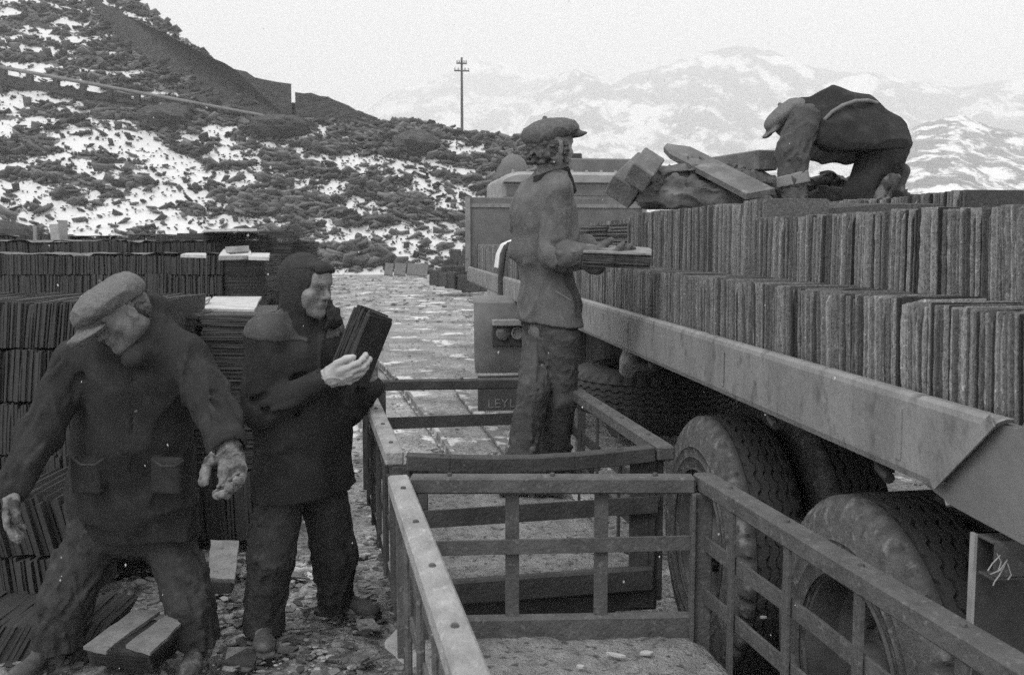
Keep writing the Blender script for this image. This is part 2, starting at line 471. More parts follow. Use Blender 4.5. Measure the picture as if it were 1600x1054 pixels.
# ---- loose slabs lying on the tip: nobody could count them
r_ = np.random.RandomState(3)
n = 46000
kk = 0; vs, fs, tn = [], [], []
sel_i = r_.randint(0, ny - 16, n); sel_j = r_.randint(0, nx - 1, n)
for i, j in zip(sel_i, sel_j):
    if snow[i, j] > 0.45 and r_.rand() > 0.26: continue
    c = V_[i * nx + j]
    near_b = r_.rand() ** 6 if snow[i, j] > .45 else r_.rand() ** 4
    a_, b_, t_ = 0.09 + 0.55 * near_b, 0.06 + 0.30 * near_b, 0.015 + 0.05 * r_.rand() + .04 * near_b
    if snow[i, j] > .45: a_, b_, t_ = a_ * .7, b_ * .6, t_ * .7
    rx, ry, rz = r_.uniform(-0.9, 0.2), r_.uniform(-0.5, 0.5), r_.uniform(0, 6.28)
    M_ = Matrix.Rotation(rx, 3, 'X') @ Matrix.Rotation(ry, 3, 'Y') @ Matrix.Rotation(rz, 3, 'Z')
    k0 = len(vs)
    qs = [(-a_, -b_ * r_.uniform(.5, 1)), (a_ * r_.uniform(.6, 1), -b_), (a_, b_ * r_.uniform(.5, 1)), (-a_ * r_.uniform(.5, 1), b_)]
    for z_ in (-t_, t_):
        for x_, y_ in qs:
            p = M_ @ Vector((x_, y_, z_)); vs.append((c[0] + p.x, c[1] + p.y, c[2] + p.z + 0.12))
    fs += [(k0, k0 + 3, k0 + 2, k0 + 1), (k0 + 4, k0 + 5, k0 + 6, k0 + 7)] + [(k0 + q, k0 + (q + 1) % 4, k0 + 4 + (q + 1) % 4, k0 + 4 + q) for q in range(4)]
    tn += [r_.rand()] * 8
MT['rubble'] = mat('tip_rubble', 0.06, 0.12, 0.9, 0.8, 0.0, tone='attr', tk=0.75)
tag(mesh_obj('slate_rubble', np.array(vs), np.array(fs), MT['rubble'], tone=tn), 'loose broken slate slabs strewn over the snowy tip', 'rubble', kind='stuff')

# ---- far mountains
def mountain_material(name, lo, hi, scale, bias):
    m = mat(name, lo, hi, scale * 2, 0.9, 0.0)
    nt = m.node_tree; N = nt.nodes; L = nt.links; b = N['Principled BSDF']; tc = N['Texture Coordinate']
    base = b.inputs['Base Color'].links[0].from_socket
    nz = N.new('ShaderNodeTexNoise'); nz.inputs['Scale'].default_value = scale; nz.inputs['Detail'].default_value = 12; nz.inputs['Roughness'].default_value = 0.7
    mp = N.new('ShaderNodeMapping'); mp.inputs['Scale'].default_value = (1, 0.5, 1.6); mp.inputs['Rotation'].default_value = (0, 0.45, 0)
    L.new(tc.outputs['Object'], mp.inputs[0]); L.new(mp.outputs[0], nz.inputs['Vector'])
    mr = N.new('ShaderNodeMapRange'); mr.inputs[1].default_value = bias; mr.inputs[2].default_value = bias + 0.07; L.new(nz.outputs[0], mr.inputs[0])
    mx = N.new('ShaderNodeMix'); mx.data_type = 'FLOAT'; L.new(mr.outputs[0], mx.inputs[0]); L.new(base, mx.inputs[2]); mx.inputs[3].default_value = 0.78
    L.new(mx.outputs[0], b.inputs['Base Color'])
    return m
def mountain(name, prof, Yd, m, seed, rough, bot=0.55, n=360, rows=110, ybase=382):
    prof = np.array(prof, float)
    pxs = np.linspace(prof[0, 0], prof[-1, 0], n)
    ts = np.concatenate([np.linspace(0, 1, rows), [1.08, 1.25]])
    Tt, PX = np.meshgrid(ts, pxs, indexing='ij')
    yr = np.interp(PX, prof[:, 0], prof[:, 1])
    Y = Yd * (bot + (1 - bot) * Tt)
    X = (PX - 800) / 1562 * Y
    ztop = (375 - yr) / 1562 * Yd + 1.7
    T1 = np.clip(Tt, 0, 1)
    z = -12 + (ztop + 12) * T1 ** 1.25 - np.clip(Tt - 1, 0, 1) * ztop * 2
    s = Yd / 2000.0
    rn = 1 - np.abs(fbm(X / (170 * s) + seed, Y / (300 * s), z / (120 * s), 6, 0.58) - 0.5) * 2.6
    z = z + (rn - 0.55) * rough * ztop * np.clip(T1 * 3, 0, 1) * np.clip((1.03 - T1) * 4 + 0.12, 0, 1)
    ny, nx = X.shape
    V = np.stack([X, Y, z], -1).reshape(-1, 3)
    ii = (np.arange(ny - 1)[:, None] * nx + np.arange(nx - 1)[None, :]).ravel()
    return tag(mesh_obj(name, V, np.stack([ii, ii + 1, ii + nx + 1, ii + nx], -1), m, smooth=False), kind='structure')
mountain('mountain', [(400, 300), (520, 215), (575, 172), (620, 148), (655, 140), (700, 124), (735, 114), (765, 103), (790, 112), (815, 124), (850, 126), (900, 130), (1000, 160), (1100, 200)],
         2400, mountain_material('far_mountain_snow', 0.08, 0.14, 0.011, 0.47), 3.1, 0.25)
mountain('mountain', [(740, 300), (800, 225), (825, 180), (850, 148), (875, 127), (905, 118), (930, 126), (955, 137), (985, 124), (1010, 118), (1040, 112), (1070, 102), (1100, 94),
                      (1150, 87), (1190, 92), (1220, 99), (1260, 112), (1300, 124), (1350, 124), (1420, 138), (1500, 146), (1560, 135), (1700, 110), (1950, 60)],
         1900, mountain_material('mountain_snow', 0.05, 0.10, 0.014, 0.49), 8.7, 0.28)
mountain('quarry_hill', [(1300, 330), (1385, 232), (1410, 210), (1430, 199), (1460, 190), (1490, 184), (1515, 192), (1545, 203), (1600, 214), (1700, 222), (1900, 200)],
         800, mountain_material('quarry_hill_snow', 0.05, 0.09, 0.05, 0.49), 5.5, 0.12, bot=0.45)
mountain('valley_side', [(640, 300), (800, 262), (900, 252), (1000, 250), (1150, 262), (1300, 280), (1400, 300), (1500, 318), (1700, 330)],
         1000, mountain_material('valley_side_snow', 0.07, 0.12, 0.04, 0.49), 2.2, 0.15, bot=0.5)
q = empty('quarry_ruin', U(1545, 214, 760)); tag(q, 'small ruined building and chimney stubs on the crest of the far hill', 'ruin')
for x0, x1, y0, y1 in ((1516, 1530, 201, 216), (1530, 1548, 210, 216), (1551, 1555, 204, 216), (1555, 1582, 209, 215)):
    b = MB(); p0, p1 = U(x0, y1 + 3, 760), U(x1, y0, 760)
    b.box(((p0.x + p1.x) / 2 - q.location.x, 3, (p0.z + p1.z) / 2 - q.location.z), (abs(p1.x - p0.x) / 2, 3, abs(p1.z - p0.z) / 2))
    b.build('wall', MT['slate_dark'], q)

# ---- haze
hz = bpy.data.materials.new('haze'); hz.use_nodes = True
hn = hz.node_tree.nodes; hn.clear()
pv = hn.new('ShaderNodeVolumePrincipled'); pv.inputs['Color'].default_value = (0.98, 0.98, 0.98, 1)
pv.inputs['Density'].default_value = 0.00102; pv.inputs['Anisotropy'].default_value = 0.0
ho = hn.new('ShaderNodeOutputMaterial'); hz.node_tree.links.new(pv.outputs[0], ho.inputs['Volume'])
b = MB(); b.box((0, 1450, 225), (3600, 1600, 240))
tag(b.build('haze', hz), kind='stuff')

# ---- walls and the pipe on the tip
MT['wall'] = mat('dry_stone_wall', 0.045, 0.085, 1.6, 0.9, 0.8, 5, stretch=(1, 1, 2.0), bdist=0.3)
def bottom_Y(prof, off):
    q = np.array(prof, float)
    def f_(px): return float(hill_at(px, float(np.interp(px, q[:, 0], q[:, 1])))[1]) - off
    return f_
def tip_wall(name, pts, Yoff, thick, label, cat='wall'):
    fr = [U(px, py, Yoff(px)) for px, py in pts]
    c = sum(fr, Vector()) / len(fr); base = Vector((c.x, c.y, min(p.z for p in fr)))
    b = MB(); b.poly_solid([p - base for p in fr], (base.x / base.y * thick, thick, 0))
    o = b.build(name, MT['wall']); o.location = base
    return tag(o, label, cat)
tip_wall('embankment_wall', [(140, -6), (200, 26), (262, 55), (335, 92), (350, 98), (366, 108), (385, 112), (398, 121), (412, 124), (432, 128), (455, 131), (456, 190), (400, 185), (340, 170), (290, 148), (240, 112), (190, 66), (150, 20)],
         bottom_Y([(100, -10), (150, 25), (190, 66), (240, 112), (290, 148), (340, 168), (460, 188)], 0.9), 4, 'tall dark dry stone embankment wall ending square at the gap in the skyline')
tip_wall('embankment_wall', [(461, 144), (475, 146), (486, 145), (500, 150), (512, 151), (522, 156), (545, 165), (556, 172), (568, 176), (590, 184), (592, 193), (560, 196), (520, 196), (462, 192)],
         bottom_Y([(455, 190), (600, 196)], 0.6), 3, 'lower dark stone wall right of the skyline gap, sloping down to the right')
pA, pB = (-60, 94), (452, 188)
A_, B_ = U(pA[0], pA[1], float(hill_at(-60, 135)[1]) - 1.2), U(pB[0], pB[1], float(hill_at(452, 192)[1]) - 1.0)
pp = empty('pipeline', A_); tag(pp, 'long pale pipeline running down across the slate tip in front of the walls', 'pipeline')
d_ = B_ - A_
b = MB(); b.tube([Vector((0, 0, 0)), d_ * 0.5, d_], [0.14, 0.12, 0.10], 10)
MT['pipe'] = mat('pale_pipe', 0.13, 0.19, 2, 0.7, 0.1, 20)
b.build('pipe', MT['pipe'], pp, smooth=True)
for k in range(12):
    b = MB(); c = d_ * ((k + 0.6) / 12); b.box((c.x, c.y + 0.15, c.z - 0.42), (0.16, 0.2, 0.34), tone=0.5); b.build('support_pier', MT['wall'], pp)
tip_wall('retaining_wall', [(-60, 106), (0, 114), (60, 128), (120, 139), (250, 162), (300, 172), (452, 193), (452, 199), (380, 192), (300, 186), (230, 178), (160, 166), (110, 150), (60, 140), (0, 134), (-60, 130)],
         bottom_Y([(-60, 131), (60, 140), (160, 166), (300, 186), (452, 199)], 0.5), 2.0, 'low dark stone wall under the pale pipeline across the tip')
# dark outcrops of packed waste breaking the snow
for (x0, x1, y0, y1, lab) in ((395, 490, 183, 224, 'rounded dark waste mound below the end of the pipeline'), (230, 312, 168, 214, 'dark waste bank with a steep broken face below the low wall'), (615, 690, 208, 252, 'dark waste mound low on the right shoulder of the tip')):
    c = Vector(hill_at((x0 + x1) / 2, (y0 + y1) / 2)); s = c.y / 1562
    vs, fs = [], []
    nu, nv = 40, 20
    for i in range(nv + 1):
        for j in range(nu):
            th, ph = math.pi * i / nv, 2 * math.pi * j / nu
            d = Vector((math.sin(th) * math.cos(ph), math.sin(th) * math.sin(ph), math.cos(th)))
            k = 0.80 + 0.45 * float(fbm(d.x * 3 + x0, d.y * 3, d.z * 4, 4))
            vs.append((d.x * (x1 - x0) / 2 * s * k, d.y * 2.5 * k, d.z * (y1 - y0) / 2 * s * k))
    for i in range(nv):
        for j in range(nu):
            fs.append((i * nu + j, i * nu + (j + 1) % nu, (i + 1) * nu + (j + 1) % nu, (i + 1) * nu + j))
    o = mesh_obj('waste_mound', vs, fs, MT['wall'], tone=[0.4] * len(vs)); o.location = c; tag(o, lab, 'waste mound')
# ---- telegraph pole
b0 = U(722, 215, 74); t0 = U(720.5, 90, 74); hgt = t0.z - b0.z
tp = empty('telegraph_pole', b0); tag(tp, 'tall thin telegraph pole with two short crossarms on the skyline', 'pole')
b = MB(); b.tube([(0, 0, -1.5), (0, 0, hgt)], [0.125, 0.075], 10); b.build('pole', MT['iron'], tp, smooth=True)
for zz, wd in ((hgt - 0.42, 0.38), (hgt - 0.95, 0.55)):
    b = MB(); b.bar((-wd, -0.1, zz), (wd, -0.1, zz - 0.03), 0.08, 0.10); arm = b.build('crossarm', MT['iron'], tp)
    for x in (-wd + 0.05, -wd * 0.45, wd * 0.45, wd - 0.05):
        b = MB(); b.tube([(x, -0.1, zz + 0.05), (x, -0.1, zz + 0.13), (x, -0.1, zz + 0.2)], [0.035, 0.05, 0.03], 8); b.build('insulator', MT['cab'], arm)
# ================================================================== SLATES
def slate_geo(wd, h, th, rs, nw=4, nh=5, j=0.004, bev=0.004):
    """roofing slate, local x = width, y = thickness, z = height from 0; chipped edges"""
    pts = []
    for i in range(nw): pts.append((-wd / 2 + wd * i / nw, 0))
    for i in range(nh): pts.append((wd / 2, h * i / nh))
    for i in range(nw): pts.append((wd / 2 - wd * i / nw, h))
    for i in range(nh): pts.append((-wd / 2, h - h * i / nh))
    if rs.rand() < .35:               # a broken corner
        cx = rs.choice([-1, 1]) * wd / 2; q1, q2 = rs.uniform(.012, .04), rs.uniform(.015, .05)
        def brk(p):
            dx, dz = abs(p[0] - cx), h - p[1]
            if dx / q1 + dz / q2 < 1: k_ = 1 / max(dx / q1 + dz / q2, .35); return (cx - np.sign(cx) * (dx * k_ if dx > 0 else q1 * .4), h - (dz * k_ if dz > 0 else q2 * .4))
            return p
        pts = [brk(p) for p in pts]
    n = len(pts); vs = []
    for y, e in ((-th / 2, 0.0), (th / 2, bev)):
        for x, z in pts:
            sx = 0 if abs(x) < wd / 2 - 1e-6 else (1 if x > 0 else -1)
            sz = -1 if z < 1e-6 else (1 if z > h - 1e-6 else 0)
            q = rs.uniform(-j, j)
            vs.append((x - sx * (e * rs.uniform(.3, 1.4)) + sx * q, y, z - sz * (e * rs.uniform(.3, 1.4)) + sz * q * 0.7 + rs.uniform(-j, j) * .2))
    fs = [tuple(range(n)), tuple(range(2 * n - 1, n - 1, -1))] + [((i + 1) % n, i, n + i, n + (i + 1) % n) for i in range(n)]
    return np.array(vs), fs

rs0 = np.random.RandomState(5)
LA = R(7.73)
LROT = np.array([[math.cos(LA), -math.sin(LA)], [math.sin(LA), math.cos(LA)]])
slates = []        # every slate of the load: world matrix pieces + size
def add_slate(base, yaw, lean, roll, wd, h, th, vis=True, what='lower', tone=None):
    slates.append(dict(base=base, yaw=yaw, lean=lean, roll=roll, wd=wd, h=h, th=th, vis=vis, what=what, tone=rs0.rand() if tone is None else tone))
def lorry_row(t0, t1, L, wd, z0, h, pitch, what, vis=True, lean0=0.03, jit=0.006):
    t = t0; bo = bh = 0; k = 0; tn = 0.5; le = lean0; sparse = 1.0
    while t < t1:
        if k <= 0:
            k = rs0.randint(6, 30); bo = rs0.uniform(-1, 1) * jit * 1.6; bh = rs0.uniform(-1, 1) * 0.004; tn = rs0.rand(); le = lean0 + rs0.uniform(-.03, .03)
            sparse = rs0.uniform(.8, 1.25)
        k -= 1
        p = pitch * sparse * rs0.uniform(0.65, 1.4)
        hh = h + bh + rs0.uniform(-1, 1) * 0.0045
        Lc = L + wd / 2 + bo + rs0.uniform(-1, 1) * jit
        xy = LROT @ np.array([Lc, t + p / 2])
        add_slate((xy[0], xy[1], z0), LA + rs0.uniform(-.012, .012), le + rs0.uniform(-.008, .008), rs0.uniform(-.003, .003), wd, hh, p * 0.96, vis, what, 0.35 * tn + 0.65 * rs0.rand())
        t += p
lorry_row(1.42, 5.35, 1.275, 0.22, 1.315, 0.238, 0.0098, 'lower', lean0=0.05, jit=0.005)
lorry_row(5.38, 8.2, 1.33, 0.20, 1.315, 0.238, 0.016, 'lower')
lorry_row(8.25, 12.9, 1.28, 0.24, 1.315, 0.33, 0.02, 'lower')
lorry_row(1.42, 2.55, 1.50, 0.24, 1.50, 0.283, 0.0098, 'upper', lean0=0.07)
lorry_row(2.56, 3.86, 1.50, 0.24, 1.50, 0.285, 0.0095, 'upper', lean0=0.0)
lorry_row(3.92, 6.25, 1.60, 0.26, 1.50, 0.365, 0.0115, 'upper', lean0=0.0)
lorry_row(3.90, 7.4, 2.45, 0.30, 1.53, 0.375, 0.016, 'upper', lean0=0.01)
lorry_row(4.6, 8.6, 2.9, 0.6, 1.50, 0.40, 0.05, 'inner', vis=False)
lorry_row(4.0, 8.6, 1.88, 0.54, 1.50, 0.355, 0.05, 'inner', vis=False)
lorry_row(1.42, 3.9, 1.76, 0.6, 1.50, 0.27, 0.04, 'inner', vis=False)
lorry_row(1.42, 3.9, 2.4, 1.1, 1.50, 0.28, 0.04, 'inner', vis=False)
lorry_row(8.7, 12.9, 1.56, 1.9, 1.315, 0.20, 0.08, 'inner', vis=False)
# flat-laid block ahead of the upper row
z = 1.505
while z < 1.80:
    th = rs0.uniform(.008, .014)
    for t in (6.30, 6.95, 7.6):
        xy = LROT @ np.array([1.62 + rs0.uniform(-.008, .008) + 0.18, t + 0.3])
        slates.append(dict(flat=True, base=(xy[0], xy[1], z), yaw=LA, wd=0.36, h=0.60, th=th * .9, vis=True, what='flat', tone=rs0.rand() * .4, lean=0, roll=0))
    z += th
def slate_world(sv, sl):
    v = sv
    if sl.get('flat'):
        v = np.stack([sv[:, 0], sv[:, 2] - sl['h'] / 2, sv[:, 1] + sl['th'] / 2], -1)
    else:
        cr, sr = math.cos(sl['roll']), math.sin(sl['roll'])
        v = np.stack([v[:, 0] * cr - v[:, 2] * sr, v[:, 1], v[:, 0] * sr + v[:, 2] * cr], -1)
        cl, sl_ = math.cos(sl['lean']), math.sin(sl['lean'])
        v = np.stack([v[:, 0], v[:, 1] * cl + v[:, 2] * sl_, -v[:, 1] * sl_ + v[:, 2] * cl], -1)
    c, s = math.cos(sl['yaw']), math.sin(sl['yaw'])
    v = np.stack([v[:, 0] * c - v[:, 1] * s, v[:, 0] * s + v[:, 1] * c, v[:, 2]], -1)
    return v + np.array(sl['base'])
cand = [s for s in slates if s['vis'] and s['what'] in ('lower', 'upper') and s['base'][1] < 6.5]
cand.sort(key=lambda s: -(s['h'] * s['th'] * s['base'][0] / s['base'][1] ** 3))
single = cand[:300]
sid = set(id(s) for s in single)
rs1 = np.random.RandomState(9)
variants = {}
for wname, wd, h in (('lower', 0.22, 0.24), ('upper', 0.24, 0.285)):
    variants[wname] = []
    for k in range(8):
        v, f = slate_geo(wd, h, 0.010, rs1, 4, 9, 0.0012, 0.002)
        me = bpy.data.meshes.new('roofing_slate'); me.from_pydata([tuple(x) for x in v], [], f); me.materials.append(MT['slate_single'])
        variants[wname].append((me, h))
for s in single:
    me, h0 = variants[s['what']][rs1.randint(8)]
    o = bpy.data.objects.new('roofing_slate', me); C.objects.link(o)
    o.location = s['base']
    o.scale = (s['wd'] / (0.22 if s['what'] == 'lower' else 0.24), s['th'] / 0.010, s['h'] / h0)
    o.rotation_euler = (-s['lean'], -s['roll'], s['yaw'])
    if s['what'] == 'lower':
        tag(o, 'dusty slate on edge in the lower lorry row, ' + ('by the angled rail end' if s['base'][1] < 2.3 else 'above the nearest tyre' if s['base'][1] < 3.0 else 'above the second tyre'), 'slate', 'slates on edge in the lower row of the lorry load')
    else:
        tag(o, 'dusty slate on edge in the upper lorry row, ' + ('near its right end' if s['base'][1] < 2.6 else 'right of the step' if s['base'][1] < 4.05 else 'left of the step'), 'slate', 'slates on edge in the upper row of the lorry load')
def mass(name, lst, m, label, cat, rs, nw, nh):
    av, af, at = [], [], []; b0 = 0
    pool = {}
    for s in lst:
        v, f = slate_geo(s['wd'], s['h'], s['th'], rs, nw, nh, s.get('j', 0.0016), 0.002)
        av.append(slate_world(v, s)); af += [tuple(b0 + i for i in q) for q in f]; at += [s['tone']] * len(v); b0 += len(v)
    o = mesh_obj(name, [tuple(x) for x in np.concatenate(av)], af, m, tone=at)
    return tag(o, label, cat, kind='stuff')
mass('roofing_slates', [s for s in slates if id(s) not in sid], MT['slate_lorry'], 'rest of the roofing slates packed on edge and flat across the lorry bed', 'slates', rs1, 2, 5)

# ================================================================== THE LORRY
MT['guard'] = mat('mudguard_paint', 0.11, 0.18, 3, 0.6, 0.15, 30)
MT['lampg'] = mat('rear_lamp_glass', 0.09, 0.13, 4, 0.2, 0.0, 30, spec=0.7)
MT['dark2'] = mat('mud_flap_rubber', 0.05, 0.075, 5, 0.8, 0.2, 40)
MT['letter'] = mat('worn_white_lettering', 0.13, 0.24, 30, 0.8, 0.0, 40)
LO = Vector((2.4, 6.0, 0))
def lpt(L, t, z):
    xy = LROT @ np.array([L, t]); return Vector((xy[0], xy[1], z))
lorry = empty('lorry', lpt(2.4, 6.0, 0), LA)
tag(lorry, 'flatbed lorry with scuffed grey side rail carrying rows of roofing slates', 'lorry')
def lpart(b, name, m, parent=None, smooth=False):
    b.v = [(v[0] - LO.x, v[1] - LO.y, v[2]) for v in b.v] if parent is None or parent is lorry else [(v[0] - LO.x, v[1] - LO.y, v[2]) for v in b.v]
    return b.build(name, m, parent or lorry, smooth)
# side rail: a pressed channel with a rolled top lip
b = MB()
def rail_profile(t):
    return [(1.212, t, 1.158), (1.206, t, 1.175), (1.206, t, 1.330), (1.210, t, 1.343), (1.222, t, 1.350), (1.240, t, 1.350), (1.240, t, 1.342), (1.226, t, 1.340), (1.216, t, 1.325), (1.216, t, 1.18), (1.24, t, 1.166), (1.24, t, 1.158)]
tss = [1.78, 2.2, 2.8, 3.5, 4.4, 5.6, 7.2, 9, 11, 13.4]
prof = []
for k, t in enumerate(tss):
    w_ = 0.001 * math.sin(t * 2.3)
    pr = rail_profile(t)
    if k == 0: pr = [(x, t + (1.35 - z) * 1.15, z) for x, t, z in pr]
    prof.append([(x + w_, t, z) for x, t, z in pr])
m_ = len(prof[0]); vs = [p for pr in prof for p in pr]; fs = []
for k in range(len(tss) - 1):
    for j in range(m_):
        fs.append((k * m_ + j, k * m_ + (j + 1) % m_, (k + 1) * m_ + (j + 1) % m_, (k + 1) * m_ + j))
fs += [tuple(range(m_)), tuple((len(tss) - 1) * m_ + j for j in range(m_ - 1, -1, -1))]
b.add(vs, fs)
rail = lpart(b, 'side_rail', MT['rail_paint'])
b = MB()
for t in (2.15, 3.35, 4.7):
    b.box((1.2035, t, 1.25), (0.0012, 0.012, 0.06), bev=0)
lpart(b, 'rail_seam', MT['rail_paint'], lorry)
for t in (2.30, 3.0, 4.4):
    b = MB(); b.tube([(1.24, t, 1.16), (1.24, t, 1.135), (1.235, t - .06, 1.12)], 0.014, 8); lpart(b, 'rope_hook', MT['dark'])
b = MB(); b.box((2.42, 7.6, 1.285), (1.15, 5.8, 0.02), bev=0.004); lpart(b, 'bed_floor', MT['dark'])
b = MB(); b.box((3.62, 7.6, 1.25), (0.02, 5.8, 0.09)); lpart(b, 'side_rail', MT['rail_paint'])
for L in (1.98, 2.86):
    b = MB(); b.box((L, 7.2, 1.10), (0.04, 5.6, 0.155), bev=0.006); lpart(b, 'chassis_beam', MT['dark'])
for t in (2.0, 3.1, 4.4, 6.0, 7.6, 9.2, 10.8, 12.4):
    b = MB(); b.box((2.42, t, 1.215), (1.14, 0.03, 0.045)); lpart(b, 'cross_member', MT['dark'])
# headboard
b = MB(); b.box((2.42, 13.38, 1.80), (1.23, 0.03, 0.47), bev=0.01)
hb = lpart(b, 'headboard', MT['panel'])
b = MB(); b.box((1.215, 13.35, 1.78), (0.03, 0.05, 0.5)); b.box((3.63, 13.35, 1.78), (0.03, 0.05, 0.5)); b.box((2.42, 13.345, 2.16), (1.18, 0.012, 0.025))
lpart(b, 'headboard_frame', MT['rail_paint'], hb)
# cab
def cabshape(L0, L1, z0, z1, t0, t1, rr):
    b = MB(); n = 8; ring = []
    for i in range(n + 1):
        a = math.pi / 2 * i / n
        ring.append((L1 - rr + rr * math.sin(a), z1 - rr * 0.45 + rr * 0.45 * math.cos(a)))
    left = [(L0 + L1 - x, z) for x, z in ring[::-1]]
    sec = [(L0, z0)] + left + ring + [(L1, z0)]
    m = len(sec); vs = []
    for t, k in ((t0, 0.10), (t0 + 0.10, 0.0), (t1 - 0.3, 0.0), (t1, 0.25)):
        for x, z in sec:
            xm = (L0 + L1) / 2
            vs.append((xm + (x - xm) * (1 - k * 0.12), t, z - (k * 0.5 if z > z0 + 0.5 else 0)))
    fs = [tuple(range(m - 1, -1, -1)), tuple(3 * m + j for j in range(m))]
    for k in range(3):
        for j in range(m):
            fs.append((k * m + j, k * m + (j + 1) % m, (k + 1) * m + (j + 1) % m, (k + 1) * m + j))
    return b.add(vs, fs)
cab = lpart(cabshape(1.80, 3.92, 0.75, 2.70, 14.5, 16.6, 0.35), 'cab', MT['cab'], smooth=True)
b = MB(); b.box((2.86, 14.52, 2.42), (0.98, 0.03, 0.085), bev=0.02); win = lpart(b, 'rear_window', MT['glass'], cab)
b = MB()
for x0, z0, x1, z1 in ((1.84, 2.525, 3.88, 2.525), (1.84, 2.31, 3.88, 2.31)):
    b.bar((x0, 14.46, z0), (x1, 14.46, z1), 0.04, 0.03)
lpart(b, 'window_frame', MT['dark'], win)
for k in range(9):
    b = MB(); x = 2.0 + k * 0.22; b.tube([(x, 14.62, 2.66), (x, 14.62, 2.73)], [0.03, 0.02], 8); lpart(b, 'roof_rivet', MT['cab'], cab)
b = MB(); b.box((3.35, 15.3, 2.80), (0.62, 0.35, 0.13), bev=0.02); rb = lpart(b, 'roof_box', MT['panel'], cab)
b = MB(); b.lathe([(0.0, -.02), (0.34, -.02), (0.33, .10), (0.22, .26), (0.10, .33), (0.0, .34)], Matrix.Identity(3), (2.08, 15.2, 2.66), 20, rad=lambda r, z, k, j: r * .72 * (1 + .08 * math.sin(k * 1.9 + j))); lpart(b, 'roof_sack', MT['panel'], cab, smooth=True)
b = MB(); b.box((3.05, 15.3, 2.98), (0.10, 0.1, 0.045), bev=0.01); lpart(b, 'vent', MT['dark'], cab)
# ---- wheels
def tyre_mb(c, Rr=0.50, W=0.28, nseg=240):
    """axis along local x (towards the camera side is -x); c = centre of the outer face"""
    prof = [(0.275, 0.045), (0.28, 0.012), (0.31, 0.004), (0.330, 0.0), (0.335, -0.004), (0.342, 0.0), (0.37, -0.002), (0.376, -0.006), (0.383, -0.002), (0.43, 0.002), (0.440, 0.006), (0.462, 0.012), (0.480, 0.022), (0.494, 0.034), (0.499, 0.042),
            (0.500, 0.062), (0.488, 0.065), (0.488, 0.073), (0.500, 0.076), (0.502, 0.100), (0.490, 0.103), (0.490, 0.111), (0.502, 0.114),
            (0.503, 0.136), (0.490, 0.140), (0.490, 0.146)]
    prof2 = [(r, W - z) for r, z in prof[::-1]]
    P_ = prof + prof2[1:]
    sc = Rr / 0.5; m = len(P_); vs, fs = [], []
    for k in range(nseg):
        a = 2 * math.pi * k / nseg
        for j, (r, z) in enumerate(P_):
            jj = min(j, m - 1 - j)
            zz = z; rr = r; sg_ = 1 if j < m / 2 else -1
            if jj >= 17: zz = z + (0.006 if (k // 3) % 2 else -0.006)
            if 12 <= jj <= 14 and (k % 6) < 2: rr = r - 0.008; zz = z + sg_ * 0.013
            vs.append((c[0] + zz, c[1] + math.cos(a) * rr * sc, c[2] + math.sin(a) * rr * sc))
    for k in range(nseg):
        k2 = (k + 1) % nseg
        for j in range(m - 1):
            fs.append((k * m + j, k2 * m + j, k2 * m + j + 1, k * m + j + 1))
    return MB().add(vs, fs)
def wheel(c, outer=True, rub='rubber'):
    root = lorry
    we = empty('wheel'); we.parent = lorry; we.location = (c[0] - LO.x, c[1] - LO.y, c[2])
    tb = tyre_mb((0, 0, 0)); ty = tb.build('tyre', MT[rub], we, smooth=True)
    rimp = [(0.285, 0.0), (0.292, 0.006), (0.288, 0.016), (0.272, 0.022), (0.262, 0.05), (0.258, 0.11), (0.235, 0.125), (0.16, 0.118), (0.125, 0.105), (0.09, 0.10), (0.085, 0.05), (0.075, 0.035), (0.0, 0.03), (0.0, 0.14), (0.1, 0.145), (0.25, 0.15), (0.27, 0.15), (0.28, 0.03)]
    b = MB(); vs, fs = [], []; n = 72; m = len(rimp)
    for k in range(n):
        a = 2 * math.pi * k / n
        for r, z in rimp: vs.append((z, math.cos(a) * r, math.sin(a) * r))
    for k in range(n):
        for j in range(m - 1): fs.append((k * m + j, ((k + 1) % n) * m + j, ((k + 1) % n) * m + j + 1, k * m + j + 1))
    b.add(vs, fs); rm = b.build('rim', MT['rim'], we, smooth=True)
    for k in range(10):
        a = 2 * math.pi * k / 10
        b = MB(); p = (0.098, math.cos(a) * 0.14, math.sin(a) * 0.14); b.tube([(0.11, p[1], p[2]), (0.085, p[1], p[2])], 0.014, 6); b.build('wheel_nut', MT['iron'], rm)
    return we
MT['rim'] = mat('dusty_rim', 0.05, 0.13, 5, 0.6, 0.3, 40)
def tyre_paint():
    """clay-dusted side wall, dark tread: the dust lies on the wall (local x near 0 / W)"""
    m = MT['rubber_dusty']; nt = m.node_tree; N = nt.nodes; L = nt.links; b = N['Principled BSDF']
    base = b.inputs['Base Color'].links[0].from_socket
    tc = N['Texture Coordinate']; sx = N.new('ShaderNodeSeparateXYZ'); L.new(tc.outputs['Object'], sx.inputs[0])
    mr = N.new('ShaderNodeMapRange'); mr.inputs[1].default_value = 0.026; mr.inputs[2].default_value = 0.06
    L.new(sx.outputs['X'], mr.inputs[0])
    mx = N.new('ShaderNodeMix'); mx.data_type = 'FLOAT'; L.new(mr.outputs[0], mx.inputs[0]); L.new(base, mx.inputs[2]); mx.inputs[3].default_value = 0.05
    L.new(mx.outputs[0], b.inputs['Base Color'])
tyre_paint()
